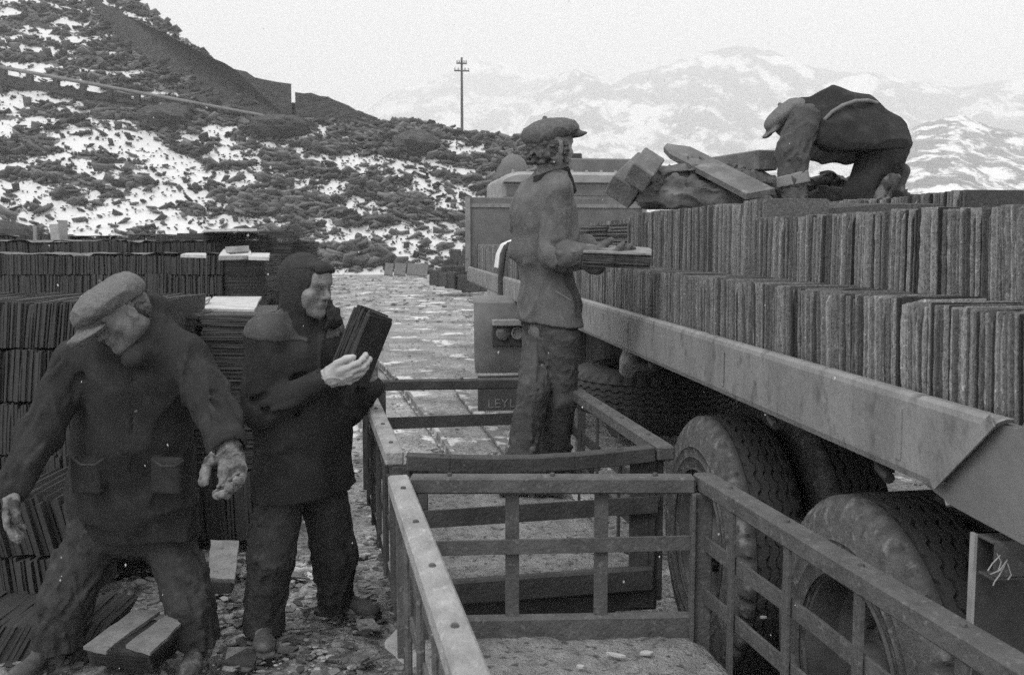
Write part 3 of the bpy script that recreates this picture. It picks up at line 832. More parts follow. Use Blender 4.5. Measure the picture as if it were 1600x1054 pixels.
for t in (2.49, 3.765):
    wheel((1.255, t, 0.5), True, 'rubber_dusty'); wheel((1.60, t, 0.5), False, 'rubber_dusty')
    wheel((2.96, t, 0.5), False); wheel((3.3, t, 0.5), False)
    b = MB(); b.tube([(1.45, t, 0.5), (3.4, t, 0.5)], 0.07, 12); lpart(b, 'axle', MT['dark'], smooth=True)
    b = MB(); b.bar((1.98, t - 0.5, 0.78), (1.98, t, 0.64), 0.08, 0.06); b.bar((1.98, t, 0.64), (1.98, t + 0.5, 0.78), 0.08, 0.06); b.box((1.98, t, 0.9), (0.05, 0.12, 0.12)); lpart(b, 'leaf_spring', MT['dark'])
# spare wheel lying flat under the bed
we = empty('spare_wheel'); we.parent = lorry; we.location = (1.72 - LO.x, 6.02 - LO.y, 0.64); we.rotation_euler = (0, R(90), 0)
tyre_mb((-0.28, 0, 0), Rr=0.52).build('tyre', MT['rubber'], we, smooth=True)
b = MB(); vs = []; 
pr = [(0.29, -0.25), (0.25, -0.24), (0.2, -0.18), (0.15, -0.2), (0.12, -0.30), (0.06, -0.31), (0.0, -0.31), (0.0, -0.1), (0.29, -0.1)]
n = 48; m_ = len(pr)
for k in range(n):
    a = 2 * math.pi * k / n
    for r, z in pr: vs.append((z, math.cos(a) * r, math.sin(a) * r))
fs = [(k * m_ + j, ((k + 1) % n) * m_ + j, ((k + 1) % n) * m_ + j + 1, k * m_ + j + 1) for k in range(n) for j in range(m_ - 1)]
b.add(vs, fs); b.build('rim', MT['iron'], we, smooth=True)
b = MB(); b.box((1.72, 6.02, 1.0), (0.03, 0.5, 0.02)); b.tube([(1.72, 6.02, 0.86), (1.72, 6.02, 1.2)], 0.02, 8); lpart(b, 'wheel_carrier', MT['dark'])
b = MB(); b.tube([(1.36, 5.25, 1.16), (1.34, 5.2, 1.05), (1.36, 5.3, 0.99), (1.42, 5.5, 0.95)], [0.02, 0.05, 0.045, 0.012], 10); lpart(b, 'air_coupling', MT['iron_pale'], smooth=True)
b = MB(); b.tube([(1.5, 5.6, 1.14), (1.6, 5.3, 1.05), (1.7, 5.2, 1.12)], 0.03, 8); lpart(b, 'brake_cylinder', MT['iron'], smooth=True)
b = MB(); b.bar((1.40, 6.75, 1.15), (1.40, 6.75, 0.15), 0.06, 0.06, up=(0, 1, 0)); b.box((1.40, 6.75, 0.13), (0.12, 0.12, 0.02)); lpart(b, 'landing_leg', MT['iron'])
b = MB(); b.box((2.5, 8.7, 0.72), (0.8, 1.4, 0.30), bev=0.04); lpart(b, 'tractor_chassis', MT['dark'])
b = MB(); b.tube([(1.95, 8.1, 0.5), (3.2, 8.1, 0.5)], 0.45, 28); lpart(b, 'drive_wheel', MT['rubber'], smooth=True)
# rear mudguard panel, lamps, flap with lettering
p0 = U(745, 470, 8.8); p1 = U(905, 470, 8.95)
zt = p0.z
mg = empty('rear_mudguard'); mg.parent = lorry
inv = Matrix.Rotation(-LA, 3, 'Z')
def wl_(v): return inv @ (Vector(v) - lorry.location)
wdx = (p1 - p0).length; ang = math.atan2((p1 - p0).y, (p1 - p0).x) - LA
mg.location = wl_(p0); mg.rotation_euler = (0, 0, ang)
def z8(y): return U(745, y, 8.8).z - zt
b = MB(); n = 14; vs = []; rows_ = []
zz = [0.03, 0.0, -0.02, z8(500), z8(530), z8(560), z8(577), z8(584)]
bul = [0.30, 0.06, 0.01, -0.03, -0.035, -0.02, 0.0, 0.02]
for i, z_ in enumerate(zz):
    for k in range(n + 1):
        u = k / n
        ed = 0.05 * (math.exp(-u * 18)) 
        xs = u * wdx - (0.02 * math.sin(math.pi * i / (len(zz) - 1)) if k == 0 else 0)
        vs.append((xs, bul[i] + ed, z_))
m_ = n + 1
for i in range(len(zz) - 1):
    for k in range(n): fs_ = (i * m_ + k, i * m_ + k + 1, (i + 1) * m_ + k + 1, (i + 1) * m_ + k); rows_.append(fs_)
base_n = len(vs); vs2 = [(x, y + 0.04, z) for x, y, z in vs]
rows_ += [tuple(base_n + q for q in f[::-1]) for f in rows_]
border = [k for k in range(m_)] + [i * m_ + n for i in range(1, len(zz))] + [(len(zz) - 1) * m_ + k for k in range(n - 1, -1, -1)] + [i * m_ for i in range(len(zz) - 2, 0, -1)]
for a_, b_ in zip(border, border[1:] + border[:1]): rows_.append((b_, a_, a_ + base_n, b_ + base_n))
b.add(vs + vs2, rows_); b.build('guard_panel', MT['guard'] if 'guard' in MT else MT['panel'], mg, smooth=True)
lx0 = 27 / 1562 * 8.8; 
b = MB(); zc = (z8(498) + z8(540)) / 2; hh = abs(z8(498) - z8(540)) / 2
b.box((lx0 + 0.22, -0.045, zc), (0.24, 0.012, hh), bev=0.004); lp = b.build('lamp_plate', MT['dark'], mg)
b = MB(); b.box((lx0 + 0.22, -0.085, z8(503)), (0.245, 0.05, 0.028), bev=0.008); b.build('lamp_hood', MT['cab'], lp)
for i, (dx, r, kind) in enumerate(((0.075, 0.068, 'glass'), (0.20, 0.055, 'ring'), (0.325, 0.068, 'glass'), (0.42, 0.03, 'glass'))):
    b = MB(); zl = z8(520)
    if kind == 'glass':
        prf = [(r * math.cos(a), -0.06 - r * 0.55 * math.sin(a)) for a in np.linspace(0, math.pi / 2, 7)]
    else:
        prf = [(r, -0.06), (r * 1.02, -0.085), (r * 0.86, -0.09), (r * 0.8, -0.07), (0.0, -0.066)]
    vs, fs = [], []; n2 = 24; m2 = len(prf)
    for k in range(n2):
        a = 2 * math.pi * k / n2
        for rr, yy in prf: vs.append((lx0 + dx + math.cos(a) * rr, yy, zl + math.sin(a) * rr))
    for k in range(n2):
        for j in range(m2 - 1): fs.append((k * m2 + j, ((k + 1) % n2) * m2 + j, ((k + 1) % n2) * m2 + j + 1, k * m2 + j + 1))
    b.add(vs, fs); b.build('rear_lamp', MT['lampg'] if kind == 'glass' else MT['cab'], mg, smooth=True)
b = MB(); b.box((wdx / 2, 0.03, (z8(588) + z8(643)) / 2), (wdx / 2 - 0.01, 0.008, abs(z8(588) - z8(643)) / 2), bev=0.003); fl = b.build('mud_flap', MT['dark2'], mg)
tx = bpy.data.curves.new('lettering', 'FONT'); tx.body = 'LEYLAND'; tx.size = 0.115; tx.extrude = 0.002; tx.space_character = 1.08; tx.resolution_u = 2
to = bpy.data.objects.new('lettering', tx); C.objects.link(to)
dg = bpy.context.evaluated_depsgraph_get(); me = bpy.data.meshes.new_from_object(to.evaluated_get(dg)); bpy.data.objects.remove(to)
to = bpy.data.objects.new('lettering', me); C.objects.link(to); me.materials.clear(); me.materials.append(MT['letter']); to.parent = fl
to.location = (0.095, 0.018, z8(638)); to.rotation_euler = (R(90), 0, 0)
# rear end: slanting flap plate, bracket, rear frame with wire
b = MB(); b.poly_solid([(1.226, 2.16, 1.336), (1.226, 2.16, 1.165), (1.226, 1.95, 1.128), (1.226, 1.0, 1.085), (1.226, 1.0, 1.43), (1.226, 1.70, 1.40), (1.226, 1.745, 1.336)], (0.03, 0, 0)); lpart(b, 'tail_flap', MT['guard'])
b = MB(); b.bar((1.2045, 1.80, 1.345), (1.2045, 2.005, 1.165), 0.003, 0.028, up=(0, 1, 1), bev=.0008); lpart(b, 'end_bracket', MT['rail_paint'], lorry)
b = MB(); b.tube([(1.235, 2.01, 1.155), (1.235, 2.0, 1.14), (1.235, 1.985, 1.125), (1.24, 1.975, 1.13)], [0.004, 0.005, 0.008, 0.005], 8); lpart(b, 'tail_hook', MT['cab'], smooth=True)
q0 = U(1524, 832, 2.02)
rf = empty('rear_frame'); rf.parent = lorry; rf.location = wl_(q0); rf.rotation_euler = (0, 0, 0)
b = MB(); b.box((0.55, 0, -0.5), (0.55, 0.006, 0.5), bev=0); b.build('plate', MT['dark'], rf)
b = MB(); b.bar((0.0, -0.03, -0.003), (1.1, -0.03, -0.003), 0.075, 0.006, up=(0, 0, 1), bev=0.001); b.bar((0.0, -0.066, -0.035), (1.1, -0.066, -0.035), 0.006, 0.075, bev=0.001); b.bar((0.0, -0.04, -0.078), (1.1, -0.04, -0.078), 0.05, 0.005, bev=0.001)
b.build('top_channel', MT['iron'], rf)
b = MB(); b.box((-0.003, 0.0, -0.5), (0.0035, 0.008, 0.50)); b.build('edge_strip', MT['cab'], rf)
b = MB()
b.tube([(0.02, -0.07, -0.03), (-0.03, -0.085, -0.05), (-0.055, -0.09, -0.075), (-0.045, -0.09, -0.09), (0.0, -0.085, -0.08), (0.05, -0.07, -0.05)], 0.0016, 6)
b.tube([(0.05, -0.07, -0.05), (0.0, -0.085, -0.10), (-0.025, -0.09, -0.12), (-0.03, -0.09, -0.135)], 0.0016, 6)
b.tube([(0.045, -0.075, -0.06), (0.05, -0.085, -0.1), (0.03, -0.09, -0.115)], 0.0016, 6)
b.tube([(0.0, -0.075, -0.02), (0.012, -0.08, -0.05), (0.0, -0.08, -0.09)], 0.0016, 6)
b.v = [(x * .52, y, z * .52 - .01) for x, y, z in b.v]; b.build('wire_loop', MT['cab'], rf, smooth=True)
b = MB(); b.tube([(2.2, 2.55, 1.16), (2.5, 2.2, 0.75)], 0.012, 6); lpart(b, 'brake_rod', MT['dark'])
# ================================================================== TRACK AND WAGONS
WA = R(11.4)
wd_ = Vector((-math.sin(WA), math.cos(WA), 0)); wn_ = Vector((math.cos(WA), math.sin(WA), 0))
MT['rail'] = mat('tramway_rail', 0.10, 0.2, 6, 0.6, 0.3, 40, third=(0.45, 5, 0.52, 0.6))
for L, lab in ((0.45, 'left rail of the narrow track under the wagons, edged with snow'), (1.05, 'right rail of the narrow track running between the wagons and lorry')):
    o = empty('track_rail', wn_ * L + wd_ * 0.4, WA)
    b = MB(); n = 24; prev = None
    tag(o, lab, 'rail')
    for sec, w_, z0, z1 in (('rail_foot', 0.075, 0.0, 0.012), ('rail_head', 0.035, 0.012, 0.07)):
        b = MB(); pts = []
        for k in range(n + 1):
            y = 33 * k / n; x = -0.0042 * max(0, y - 7) ** 2
            pts.append((x, y))
        vs = []
        for x, y in pts: vs += [(x - w_ / 2, y, z0), (x + w_ / 2, y, z0), (x + w_ / 2, y, z1), (x - w_ / 2, y, z1)]
        fs = [(0, 1, 2, 3), (4 * n + 3, 4 * n + 2, 4 * n + 1, 4 * n)]
        for k in range(n):
            for j in range(4): fs.append((4 * k + j, 4 * k + (j + 1) % 4, 4 * k + 4 + (j + 1) % 4, 4 * k + 4 + j))
        b.add(vs, fs); b.build(sec, MT['rail'], o)
o = empty('loose_rail', P(714, 606, 0.03)); tag(o, 'loose pale plank lying on the chips between track and lorry', 'plank')
e_ = P(800, 712, 0.03) - P(714, 606, 0.03)
b = MB(); b.bar((0, 0, 0.015), (e_.x, e_.y, 0.015), 0.11, 0.03); b.build('board', MT['rail'], o)
o.name = 'plank'

MT['floor'] = mat('slate_dust_floor', 0.18, 0.34, 12, 0.95, 1.0, 110, third=(0.09, 34, 0.55, 0.66), detail=14, bdist=0.02)
MT['frame'] = mat('wagon_iron', 0.035, 0.06, 12, 0.75, 0.5, 80, third=(0.10, 70, 0.62, 0.76))
MT['frame_worn'] = mat('worn_wagon_iron', 0.065, 0.105, 12, 0.75, 0.5, 80, third=(0.17, 60, 0.58, 0.76), detail=8)
MT['rail_top'] = mat('worn_rail_timber', 0.20, 0.31, 14, 0.85, 0.7, 110, stretch=(1, .5, 1), third=(0.40, 34, 0.58, 0.74), detail=12)
def lerp(a, b, t): return a + (b - a) * t
def wagon(name, FL, FR, NR, NL, label, mats, zt=1.0, zf=0.5, bow=0.0, endbars=(0.36, 0.66), sidebars=2, nears=True, floor_wave=0.0, postw=0.05, topw=0.062, toph=0.05):
    """FL.. are Vectors of the top-rail corners (far/near, left/right) at height zt"""
    cen = (FL + FR + NL + NR) / 4; base = Vector((cen.x, cen.y, 0))
    root = empty(name, base); tag(root, label, 'slate wagon', 'slate wagons on the track')
    fl, fr, nr, nl = [Vector((p.x - base.x, p.y - base.y, zt)) for p in (FL, FR, NR, NL)]
    dn = lambda p, z: Vector((p.x, p.y, z))
    def rail(a, b, m, bowz=0.0, nm='top_rail', w=topw, h=toph):
        bb = MB(); k = 6
        pts = [lerp(a, b, i / k) + Vector((0, 0, -bowz * math.sin(math.pi * i / k))) for i in range(k + 1)]
        if bowz == 0: bb.bar(pts[0], pts[-1], w, h, bev=0.006)
        else:
            for i in range(k): bb.bar(pts[i], pts[i + 1] + (pts[i + 1] - pts[i]) * 0.01, w, h, bev=0.003)
        return bb.build(nm, m, root)
    h2 = Vector((0, 0, -toph / 2))
    dside = (fl - nl).normalized() * 0.035
    rail(nl + h2 + dside * 1.0, fl + h2 - dside * 0, mats[0]); rail(nr + h2 - dside, fr + h2 + dside, mats[1])
    de = (fr - fl).normalized() * 0.037; dg_ = Vector((0, 0, -0.003))
    rail(fl + h2 + de + dg_, fr + h2 - de + dg_, mats[2])
    de = (nr - nl).normalized() * 0.037
    if nears: rail(nl + h2 + de + dg_, nr + h2 - de + dg_, mats[3], bow)
    zb = zf + 0.04
    for p, q, r_2 in ((fl, fr, nl), (fr, fl, nr), (nl, nr, fl), (nr, nl, fr)):
        ip = p + (q - p).normalized() * 0.02 + (r_2 - p).normalized() * 0.025
        b = MB(); b.bar(dn(ip, zb - 0.1), dn(ip, zt - toph), 0.06, 0.012, up=(0, 1, 0)); b.bar(dn(ip + (q - p).normalized() * 0.028 , zb - 0.1), dn(ip + (q - p).normalized() * 0.028, zt - toph), 0.012, 0.05, up=(0, 1, 0))
        if postw > .05: pc_ = ip + (q - p).normalized() * postw * .5; b.bar(dn(pc_, zb - 0.12) - Vector((0, .012, 0)), dn(pc_, zt - toph) - Vector((0, .012, 0)), postw, 0.012, up=(0, 1, 0))
        b.build('corner_post', mats[4], root)
    def strap(a, b, z, nm='side_strap', off=0.0, wob=0.0, hh=0.045):
        bb = MB(); k = 5
        pts = [dn(lerp(a, b, i / k), z + wob * math.sin(2.4 * i) * 0.5) for i in range(k + 1)]
        for i in range(k): bb.bar(pts[i], lerp(pts[i], pts[i + 1], 1.01), 0.009, hh, bev=0.001)
        bb.build(nm, mats[4], root)
    ins = 0.012
    for z in [zt - 0.20, zt - 0.36][:sidebars]:
        strap(nl + de * 0.3, fl + de * 0.3, z, wob=0.02, hh=0.035); strap(nr - de * 0.3, fr - de * 0.3, z, wob=0.01)
    for k in (0.14, 0.33, 0.52, 0.72, 0.9):
        a = lerp(fl, nl, k) + de * 0.1; b = MB(); b.tube([dn(a, zf - 0.08), dn(a, zt - toph)], 0.011, 8); b.build('stanchion', mats[4], root, smooth=True)
        a = lerp(fr, nr, k) - de * 0.55; b = MB(); b.bar(dn(a, zf - 0.02), dn(a, zt - toph), 0.010, 0.045, up=(0, 1, 0), bev=0.001); b.build('stanchion', mats[4], root)
    # ends: uprights, a cross strap and a sill board
    for a, c, on in ((fl, fr, True), (nl, nr, nears)):
        if not on: continue
        if endbars:
            for k in endbars:
                p = lerp(a, c, k); b = MB(); b.bar(dn(p, zf + 0.055), dn(p, zt - toph) + Vector((0, 0, 0)), 0.042, 0.010, up=(0, 1, 0), bev=0.001); b.build('upright', mats[4], root)
        sp = MB(); o_ = Vector((0, -0.014, 0)); sp.bar(dn(a, zt - 0.225) + o_ + de * .5, dn(c, zt - 0.205) + o_ - de * .5, 0.009, 0.045 if endbars else 0.06, bev=0.001); sp.build('end_strap', mats[4], root)
        sb = MB(); sb.bar(dn(a, zf + 0.015) + de * .8, dn(c, zf + 0.03) - de * .8, 0.04, 0.085, bev=0.008); sb.build('sill_board', mats[4], root)
    for a, c, cnt in ((nl, fl, 5), (nr, fr, 5), (fl, fr, 3), (nl, nr, 3)):
        e_1 = (c - a).normalized(); side_ = Vector((e_1.y, -e_1.x, 0)) * (1 if a is nr or (a is nl and c is nr) else -1)
        for i in range(cnt):
            p = lerp(a, c, (i + .5) / cnt) + Vector((0, 0, .001)); b = MB(); b.tube([p - Vector((0, 0, .002)), p + Vector((0, 0, .0045))], [.009, .0065], 8); b.build('bolt', MT['iron'], root)
    # floor with a skin of slate dust
    nn, mm = 60, 40; vs, fs = [], []
    for i in range(nn + 1):
        for j in range(mm + 1):
            u, v = j / mm, i / nn
            p = lerp(lerp(fl, fr, u), lerp(nl, nr, u), v)
            e2 = min(u, 1 - u) 
            z = zf + 0.012 * float(1) * (float(vnoise(p.x * 14 + 3, p.y * 14)) - 0.5) + 0.012 * (float(vnoise(p.x * 45, p.y * 45)) - .5)
            if e2 < 0.05: z -= (0.05 - e2) * 0.5
            vs.append((p.x * 0.985, p.y * 0.985, z))
    for i in range(nn):
        for j in range(mm): fs.append((i * (mm + 1) + j, i * (mm + 1) + j + 1, (i + 1) * (mm + 1) + j + 1, (i + 1) * (mm + 1) + j))
    mesh_obj('floor', vs, fs, MT['floor'], root, smooth=True)
    b = MB(); q = [lerp(p, (fl + fr + nl + nr) / 4, 0.02) for p in (fl, fr, nr, nl)]
    b.prism([(p.x, p.y) for p in q], zf - 0.09, zf - 0.03); b.build('floor_frame', MT['frame'], root)
    # underframe: head stocks, wheels
    for a, c, s in ((fl, fr, 1), (nl, nr, -1)):
        b = MB(); o_ = (a - (nl if s > 0 else fl)).normalized() * 0.03
        b.bar(dn(a, zf - 0.16) + de * 1.5 + o_, dn(c, zf - 0.16) - de * 1.5 + o_, 0.09, 0.12, bev=0.01); hs = b.build('headstock', MT['frame'], root)
        fb = MB(); fb.bar(dn(a, zf - 0.092) + de * 1.5 + o_ * 1.8, dn(c, zf - 0.092) - de * 1.5 + o_ * 1.8, 0.10, 0.012, bev=.002); fb.bar(dn(a, zf - 0.215) + de * 1.5 + o_ * 2.2, dn(c, zf - 0.215) - de * 1.5 + o_ * 2.2, 0.11, 0.012, bev=.002); fb.build('flange', MT['rail'], hs)
        cpt = dn(lerp(a, c, 0.45), zf - 0.13) + o_ * 2.6
        b = MB(); b.tube([cpt, cpt + o_ * 2, cpt + o_ * 2.6 + de * 2 + Vector((0, 0, 0.02)), cpt + o_ * 2.6 + de * 5 + Vector((0, 0, 0.03)), cpt + o_ * 2.2 + de * 6 + Vector((0, 0, 0.07))], [0.022, 0.022, 0.018, 0.015, 0.012], 8)
        b.build('coupling_hook', mats[4], hs, smooth=True)
    axd = de.normalized()
    for k in (0.25, 0.75):
        ml, mr_ = lerp(fl, nl, k), lerp(fr, nr, k); mid = (ml + mr_) / 2; mid.z = 0.25
        wl2 = []
        for s in (-1, 1):
            c = mid + axd * 0.3 * s; Mx = Matrix((Vector((0, 1, 0)), Vector((0, 0, 1)), axd)).transposed()
            b = MB(); b.lathe([(0.185, -0.03), (0.205, -0.03 if s > 0 else 0.03), (0.205, -0.015 if s > 0 else 0.015), (0.18, 0.0), (0.18, 0.03), (0.15, 0.03), (0.14, 0.01), (0.05, 0.015), (0.05, -0.015), (0.14, -0.01), (0.15, -0.03)], Mx, c, 28)
            b.build('wheel', MT['frame'], root, smooth=True)
        b = MB(); b.tube([mid - axd * 0.42, mid + axd * 0.42], 0.022, 8); b.build('axle', MT['frame'], root)
    return root
near_fl, near_fr = P(622, 741, 1.0), P(1104, 741, 1.0)
near_nl = near_fl - wd_ * 1.72; near_nr = near_fr - wd_ * 1.72
w1 = wagon('slate_wagon', near_fl, near_fr, near_nr, near_nl, 'nearest open slate wagon with a pale worn left rail and a floor of slate dust', (MT['rail_top'], MT['frame_worn'], MT['frame_worn'], MT['frame_worn'], MT['frame_worn']), endbars=(0.37, 0.66))
w2 = wagon('slate_wagon', P(568, 593, 1.0), P(872, 589, 1.0), P(1036, 694, 1.0), P(618, 708, 1.0), 'farther open slate wagon with a sagging black end rail, a man standing in it', (MT['rail_top'], MT['frame_worn'], MT['frame'], MT['frame'], MT['frame']), bow=0.022, endbars=None, postw=.09)
rr = np.random.RandomState(21)
# chips of slate lying on the near wagon floor
for k, (px, py, a_, b_, lab) in enumerate(((963, 1024, 0.034, 0.010, 'long thin pale slate splinter on the near wagon floor'), (1010, 1021, 0.020, 0.013, 'small pale slate flake right of the splinter on the near wagon floor'),
                            (907, 1042, 0.012, 0.008, 'tiny round chip at the bottom edge of the near wagon floor'), (1192, 965, 0.012, 0.006, 'tiny bright chip on the sill at the right of the near wagon'), (1100, 975, 0.010, 0.006, 'tiny chip near the end sill of the near wagon floor'))):
    p = P(px, py, 0.512); b = MB(); c = p; an = rr.uniform(-.5, .1)
    pts = [(math.cos(t) * a_ * rr.uniform(.75, 1.15), math.sin(t) * b_ * rr.uniform(.75, 1.15)) for t in np.linspace(0, 6.28, 8)[:-1]]
    pts = [(x * math.cos(an) - y * math.sin(an), x * math.sin(an) + y * math.cos(an)) for x, y in pts]
    b.prism(pts, 0, 0.006); o = b.build('slate_chip', MT['slate_pale']); o.location = p; tag(o, lab, 'slate chip')
# boards lying across the far wagon near its end
for (x0, x1, y0, z_, lab) in ((650, 700, 733, 0.985, 'short pale board resting behind the far wagon end rail'),):
    pass

# ---- chips strewn over the ground: nobody could count them
MT['chips'] = mat('slate_chips', 0.10, 0.22, 20, 0.8, 0.4, 60, tone='attr', tk=0.7)
rc = np.random.RandomState(4); vs, fs, tn = [], [], []
def ground_chips(n, X0, X1, Y0, Y1, smin, smax, pw=1.5, avoid=None):
    for _ in range(n):
        Y = Y0 * (Y1 / Y0) ** (rc.rand() ** 1.1); X = rc.uniform(X0, X1)
        if callable(avoid) and avoid(X, Y): continue
        s = smin + (smax - smin) * rc.rand() ** 3
        k0 = len(vs); m = rc.randint(4, 7); an = rc.uniform(0, 6.28); th = s * rc.uniform(.08, .25)
        M_ = Matrix.Rotation(rc.uniform(-.3, .3), 3, 'X') @ Matrix.Rotation(rc.uniform(-.3, .3), 3, 'Y') @ Matrix.Rotation(an, 3, 'Z')
        el = rc.uniform(.35, 1)
        ring = [(math.cos(6.28 * i / m) * s * rc.uniform(.7, 1.1), math.sin(6.28 * i / m) * s * el * rc.uniform(.7, 1.1)) for i in range(m)]
        for z_ in (-th / 2, th / 2):
            for x_, y_ in ring:
                p = M_ @ Vector((x_, y_, z_)); vs.append((X + p.x, Y + p.y, p.z + 0.006 + (0.02 if X < -0.1 and Y < 6 else 0)))
        fs.extend([tuple(k0 + m + i for i in range(m))]); fs.extend([(k0 + i, k0 + (i + 1) % m, k0 + m + (i + 1) % m, k0 + m + i) for i in range(m)])
        tn.extend([rc.rand()] * (2 * m))
ground_chips(5200, -3.2, 0.4, 3.4, 8, 0.006, 0.042)
ground_chips(6000, -3.0, 5.0, 4.5, 26, 0.008, 0.035)
ground_chips(2500, -8.0, 8.0, 20, 48, 0.03, 0.12)
ground_chips(150, -1.3, 0.15, 3.5, 5.2, 0.03, 0.10)
tag(mesh_obj('slate_chips', vs, fs, MT['chips'], tone=tn), 'small slate chips strewn over the yard ground and beside the track', 'chips', kind='stuff')
# ================================================================== THE YARD STACKS
yard = []
ry = np.random.RandomState(33)
def yard_row(X0, X1, Y, dep, z0, h, pitch, lean=-0.08, jit=0.010, yaw=math.pi / 2, ragged=0.006, dark=0.0):
    x = X0; k = 0; bo = bh = le = 0; tn = .5
    while x < X1:
        if k <= 0:
            k = ry.randint(5, 26); bo = ry.uniform(-1, 1) * jit * 1.5; bh = ry.uniform(-1, 1) * ragged; le = lean + ry.uniform(-.04, .04); tn = ry.rand()
        k -= 1; p = pitch * ry.uniform(.7, 1.35)
        yard.append(dict(base=(x, Y + dep / 2 + bo + ry.uniform(-1, 1) * jit, z0), yaw=yaw + ry.uniform(-.015, .015), lean=le + ry.uniform(-.012, .012), roll=ry.uniform(-.01, .01), wd=dep, h=h + bh + ry.uniform(-1, 1) * ragged, th=p * .97, tone=(.5 * tn + .5 * ry.rand()) * (1 - dark)))
        x += p
def yard_flat(X0, X1, Y0, Y1, z0, z1, th=0.012, jx=0.012, jy=0.012, yaw=0.0):
    z = z0; ox = oy = 0; k = 0
    while z < z1:
        if k <= 0: k = ry.randint(5, 20); ox = ry.uniform(-1, 1) * jx * 1.2; oy = ry.uniform(-1, 1) * jy
        k -= 1; t = th * ry.uniform(.7, 1.3)
        yard.append(dict(flat=True, base=((X0 + X1) / 2 + ox + ry.uniform(-1, 1) * jx * .5, (Y0 + Y1) / 2 + oy + ry.uniform(-1, 1) * jy * .5, z), yaw=yaw + ry.uniform(-.02, .02), wd=X1 - X0, h=Y1 - Y0, th=t * .9, tone=ry.rand() * .6, j=0.006))
        z += t
# front row of five courses behind the stooping man
for k, (zt, h) in enumerate(((1.395, 0.235), (1.155, 0.265), (0.885, 0.265), (0.615, 0.265), (0.345, 0.27))):
    yard_row(-4.4, -1.80 + 0.02 * k, 4.98 - 0.015 * k, 0.78, zt - h, h - 0.004, 0.013, lean=-0.13 + 0.04 * k)
yard_row(-4.4, -1.77, 4.94, 0.8, 0.0, 0.08, 0.02)
# nearer low pile
yard_row(-3.4, -1.86, 4.25, 0.55, 0.33, 0.25, 0.02, lean=0.22, jit=0.03, ragged=0.02)
yard_row(-3.4, -1.95, 4.22, 0.6, 0.05, 0.27, 0.016, lean=0.1, jit=0.02)
yard_row(-3.2, -1.72, 3.84, 0.34, 0.0, 0.20, 0.014, lean=-0.5, jit=0.02, ragged=0.01)
# flat-laid stack behind both men, two columns
yard_flat(-2.06, -1.735, 5.45, 6.30, 0.86, 1.285); yard_flat(-1.72, -1.375, 5.45, 6.30, 0.86, 1.285)
yard_flat(-2.1, -1.40, 5.40, 6.30, 0.44, 0.855); yard_row(-2.15, -1.36, 5.36, 0.9, 0.05, 0.38, 0.016, lean=0.05)
# second long row
for zt, h in ((1.515, 0.24), (1.275, 0.25), (1.025, 0.25), (0.775, 0.25), (0.525, 0.25), (0.275, 0.27)):
    yard_row(-9.2, -3.62, 12.4, 1.0, zt - h, h - 0.005, 0.022, lean=-0.04, jit=0.02, ragged=0.010)
    yard_flat(-3.60, -3.08, 12.45, 13.3, zt - h, zt - 0.01, 0.016)
yard_row(-11, -4.2, 14.2, 1.0, 1.40, 0.27, 0.03, lean=0.0, jit=0.02, ragged=0.012)
yard_row(-11, -4.2, 14.15, 1.0, 1.1, 0.29, 0.04)
yard_flat(-4.98, -4.30, 14.9, 15.8, 0.9, 1.80, 0.018); yard_flat(-4.27, -3.72, 14.9, 15.8, 0.9, 1.80, 0.018)
yard_row(-11.5, -4.9, 17.5, 0.9, 1.25, 0.50, 0.04, lean=0.02, ragged=0.03)
yard_flat(-3.50, -3.12, 14.0, 14.7, 0.4, 1.32, 0.02); yard_flat(-3.06, -2.85, 13.2, 13.8, 0.2, 0.95, 0.02)
yard_flat(-3.85, -3.36, 15.2, 15.9, 0.6, 1.83, 0.02); yard_flat(-3.42, -3.14, 15.4, 16.2, 0.2, 1.66, 0.02, jx=.03)
yard_flat(-3.0, -2.72, 12.6, 13.2, 0.1, 1.02, 0.025, jx=.04); yard_flat(-3.02, -2.60, 11.5, 12.1, 0.1, 0.72, 0.025, jx=.04)

mass('stacked_slates', yard, MT['slate_yard'], 'dark roofing slates packed on edge and flat in long rows across the yard', 'slates', ry, 2, 3)

# pale strips painting lit slate edges, and some snow, along the long row tops
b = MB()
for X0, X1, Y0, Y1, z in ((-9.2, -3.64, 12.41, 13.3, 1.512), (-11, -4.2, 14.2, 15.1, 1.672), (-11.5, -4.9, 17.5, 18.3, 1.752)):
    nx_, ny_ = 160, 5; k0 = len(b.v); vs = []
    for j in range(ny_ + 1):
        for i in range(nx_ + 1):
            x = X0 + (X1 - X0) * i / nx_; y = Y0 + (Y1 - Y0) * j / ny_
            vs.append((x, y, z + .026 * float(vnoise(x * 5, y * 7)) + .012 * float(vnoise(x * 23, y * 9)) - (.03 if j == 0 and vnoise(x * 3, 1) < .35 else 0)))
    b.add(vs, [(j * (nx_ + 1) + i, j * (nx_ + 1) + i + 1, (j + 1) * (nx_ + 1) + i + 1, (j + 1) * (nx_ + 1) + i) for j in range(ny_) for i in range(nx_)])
MT['lit_edges'] = mat('lit_edge_snow', .08, .20, 12, .9, .4, 60)
tag(b.build('lit_edge_strips', MT['lit_edges']), 'thin pale strips painting lit slate edges and snow on the far row tops', 'snow', kind='stuff')
